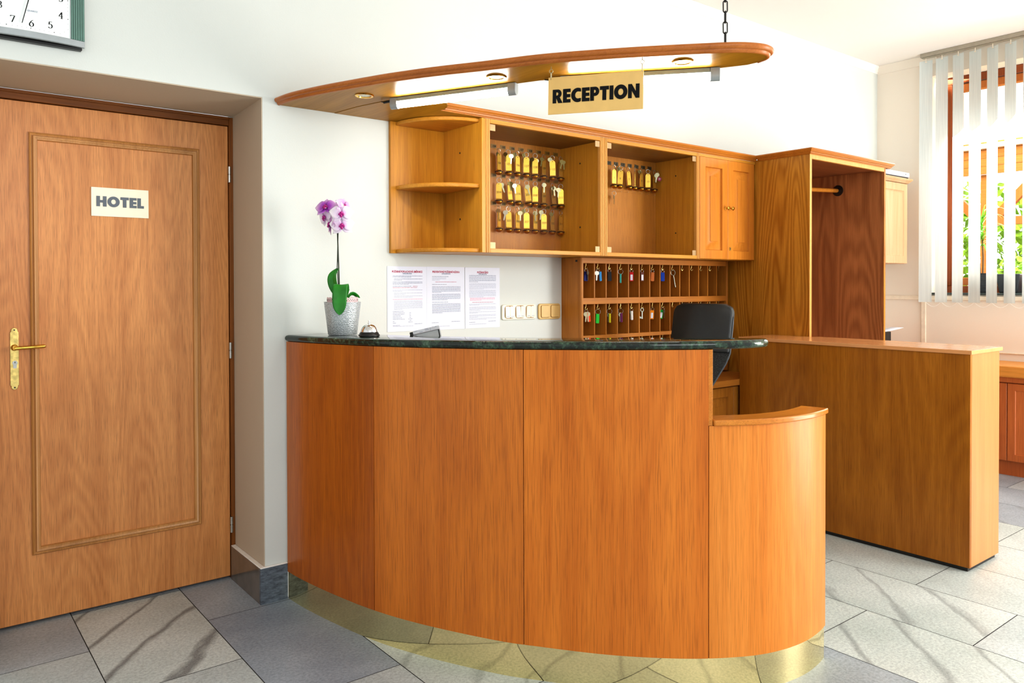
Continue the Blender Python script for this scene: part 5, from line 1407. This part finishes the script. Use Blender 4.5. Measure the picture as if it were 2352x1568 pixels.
for k, (y, lab) in enumerate(((-.935, 'black square planter with yellow green leaves beside the dracaena pot'), (-1.20, 'black square planter further along the window sill'))):
    bp = thing('sill_planter', lab, 'planter', (5.060, y, sz), 'square planters on the sill')
    b = MB(); b.loft([[(5.060+dx*.048, y+dy*.058, sz) for dx, dy in ((-1, -1), (1, -1), (1, 1), (-1, 1))], [(5.060+dx*.060, y+dy*.078, sz+.135) for dx, dy in ((-1, -1), (1, -1), (1, 1), (-1, 1))]]); b.build('planter_box', M['blackpot'], bp, bev=.006)
    b = MB(); q_ = random.Random(k+3)
    for i in range(70):
        a = q_.uniform(0, 2*PI); rad = q_.uniform(.005, .085); h_ = sz+.14+q_.uniform(0, .20)*(1-rad/.12); c_ = Vector((5.060+.5*rad*math.cos(a), y+rad*math.sin(a), h_)); s_ = q_.uniform(.012, .024)
        n_ = Vector((q_.uniform(-1, .2), q_.uniform(-1, 1), q_.uniform(.2, 1))).normalized(); e1 = n_.orthogonal().normalized(); e2 = n_.cross(e1)
        b.loft([[tuple(c_+(e1*math.cos(2*PI*j/8)+e2*math.sin(2*PI*j/8))*s_*.1) for j in range(8)], [tuple(c_+(e1*math.cos(2*PI*j/8)+e2*math.sin(2*PI*j/8))*s_+n_*.004) for j in range(8)]], True, False)
        b.tube([(5.060, y, sz+.12), tuple(c_)], .0012, 4)
    b.build('foliage', M['bush'], bp)

# ================================================================== LIGHT, WORLD, CAMERA
def area(name, loc, target, sx_, sy_, power, col=(1, 1, 1)):
    l = bpy.data.lights.new(name, 'AREA'); l.shape = 'RECTANGLE'; l.size = sx_; l.size_y = sy_; l.energy = power; l.color = col
    o = bpy.data.objects.new(name, l); C.objects.link(o); o.location = loc
    o.rotation_euler = (Vector(target)-Vector(loc)).to_track_quat('-Z', 'Y').to_euler(); return o
area('window_light_front', (4.7, -4.8, 1.7), (1.5, -.9, 1.2), 2.4, 1.9, 150, (1, .99, .97))
area('window_light_back', (-1.2, -5.6, 2.3), (.2, 0, 1.1), 2.6, 1.6, 45, (.95, .98, 1))
area('window_light_blind', (5.25, -1.5, 2.0), (4.0, -1.6, 1.2), 1.9, 1.5, 50, (1, .97, .94))
area('garden_fill', (6.6, -1.0, 3.6), (8.0, -.6, 1.2), 2.0, 3.0, 220, (1, .98, .94))  # added fill to brighten shrubs and shelter, no such lamp outside
area('ceiling_fill', (4.0, -3.6, .35), (3.6, -1.8, 3.05), 2.0, 2.0, 75, (1, .98, .95))  # added up-light for the ceiling, stands in for sunlight off the floor
W = bpy.data.worlds.new('daylight'); bpy.context.scene.world = W; W.use_nodes = True
wn_ = W.node_tree; bg = wn_.nodes['Background']; bg.inputs[0].default_value = (.985, 1.0, 1.0, 1)
# overcast daylight, brighter towards the garden side
tc_ = wn_.nodes.new('ShaderNodeTexCoord'); sx2 = wn_.nodes.new('ShaderNodeSeparateXYZ'); wn_.links.new(tc_.outputs['Generated'], sx2.inputs[0])
mr_ = wn_.nodes.new('ShaderNodeMapRange'); mr_.inputs[1].default_value = .15; mr_.inputs[2].default_value = .75; mr_.inputs[3].default_value = .70; mr_.inputs[4].default_value = 1.7
wn_.links.new(sx2.outputs[0], mr_.inputs[0]); wn_.links.new(mr_.outputs[0], bg.inputs[1])
cam = bpy.data.cameras.new('camera'); co = bpy.data.objects.new('camera', cam); C.objects.link(co)
f_, px_, py_ = 1776.936, 1175.709, 675.200
cam.sensor_width = 36; cam.sensor_fit = 'HORIZONTAL'; cam.lens = f_*36/2352
cam.shift_x = (1176-px_)/2352; cam.shift_y = -(784-py_)/2352
Rr = Matrix(((.78625, -.61792, -.00224), (.00891, .00771, .99993), (.61785, .78622, -.01159)))
rx = Vector(Rr[0]).normalized(); bz_ = -Vector(Rr[2]).normalized(); ry = bz_.cross(rx)
mw = Matrix((rx, ry, bz_)).transposed().to_4x4(); mw.translation = (-1.140578, -3.073451, 1.284745)
co.matrix_world = mw; cam.clip_start = .05
bpy.context.scene.camera = co
vs = bpy.context.scene.view_settings; vs.view_transform = 'Standard'; vs.look = 'None'; vs.exposure = .44; vs.gamma = .90
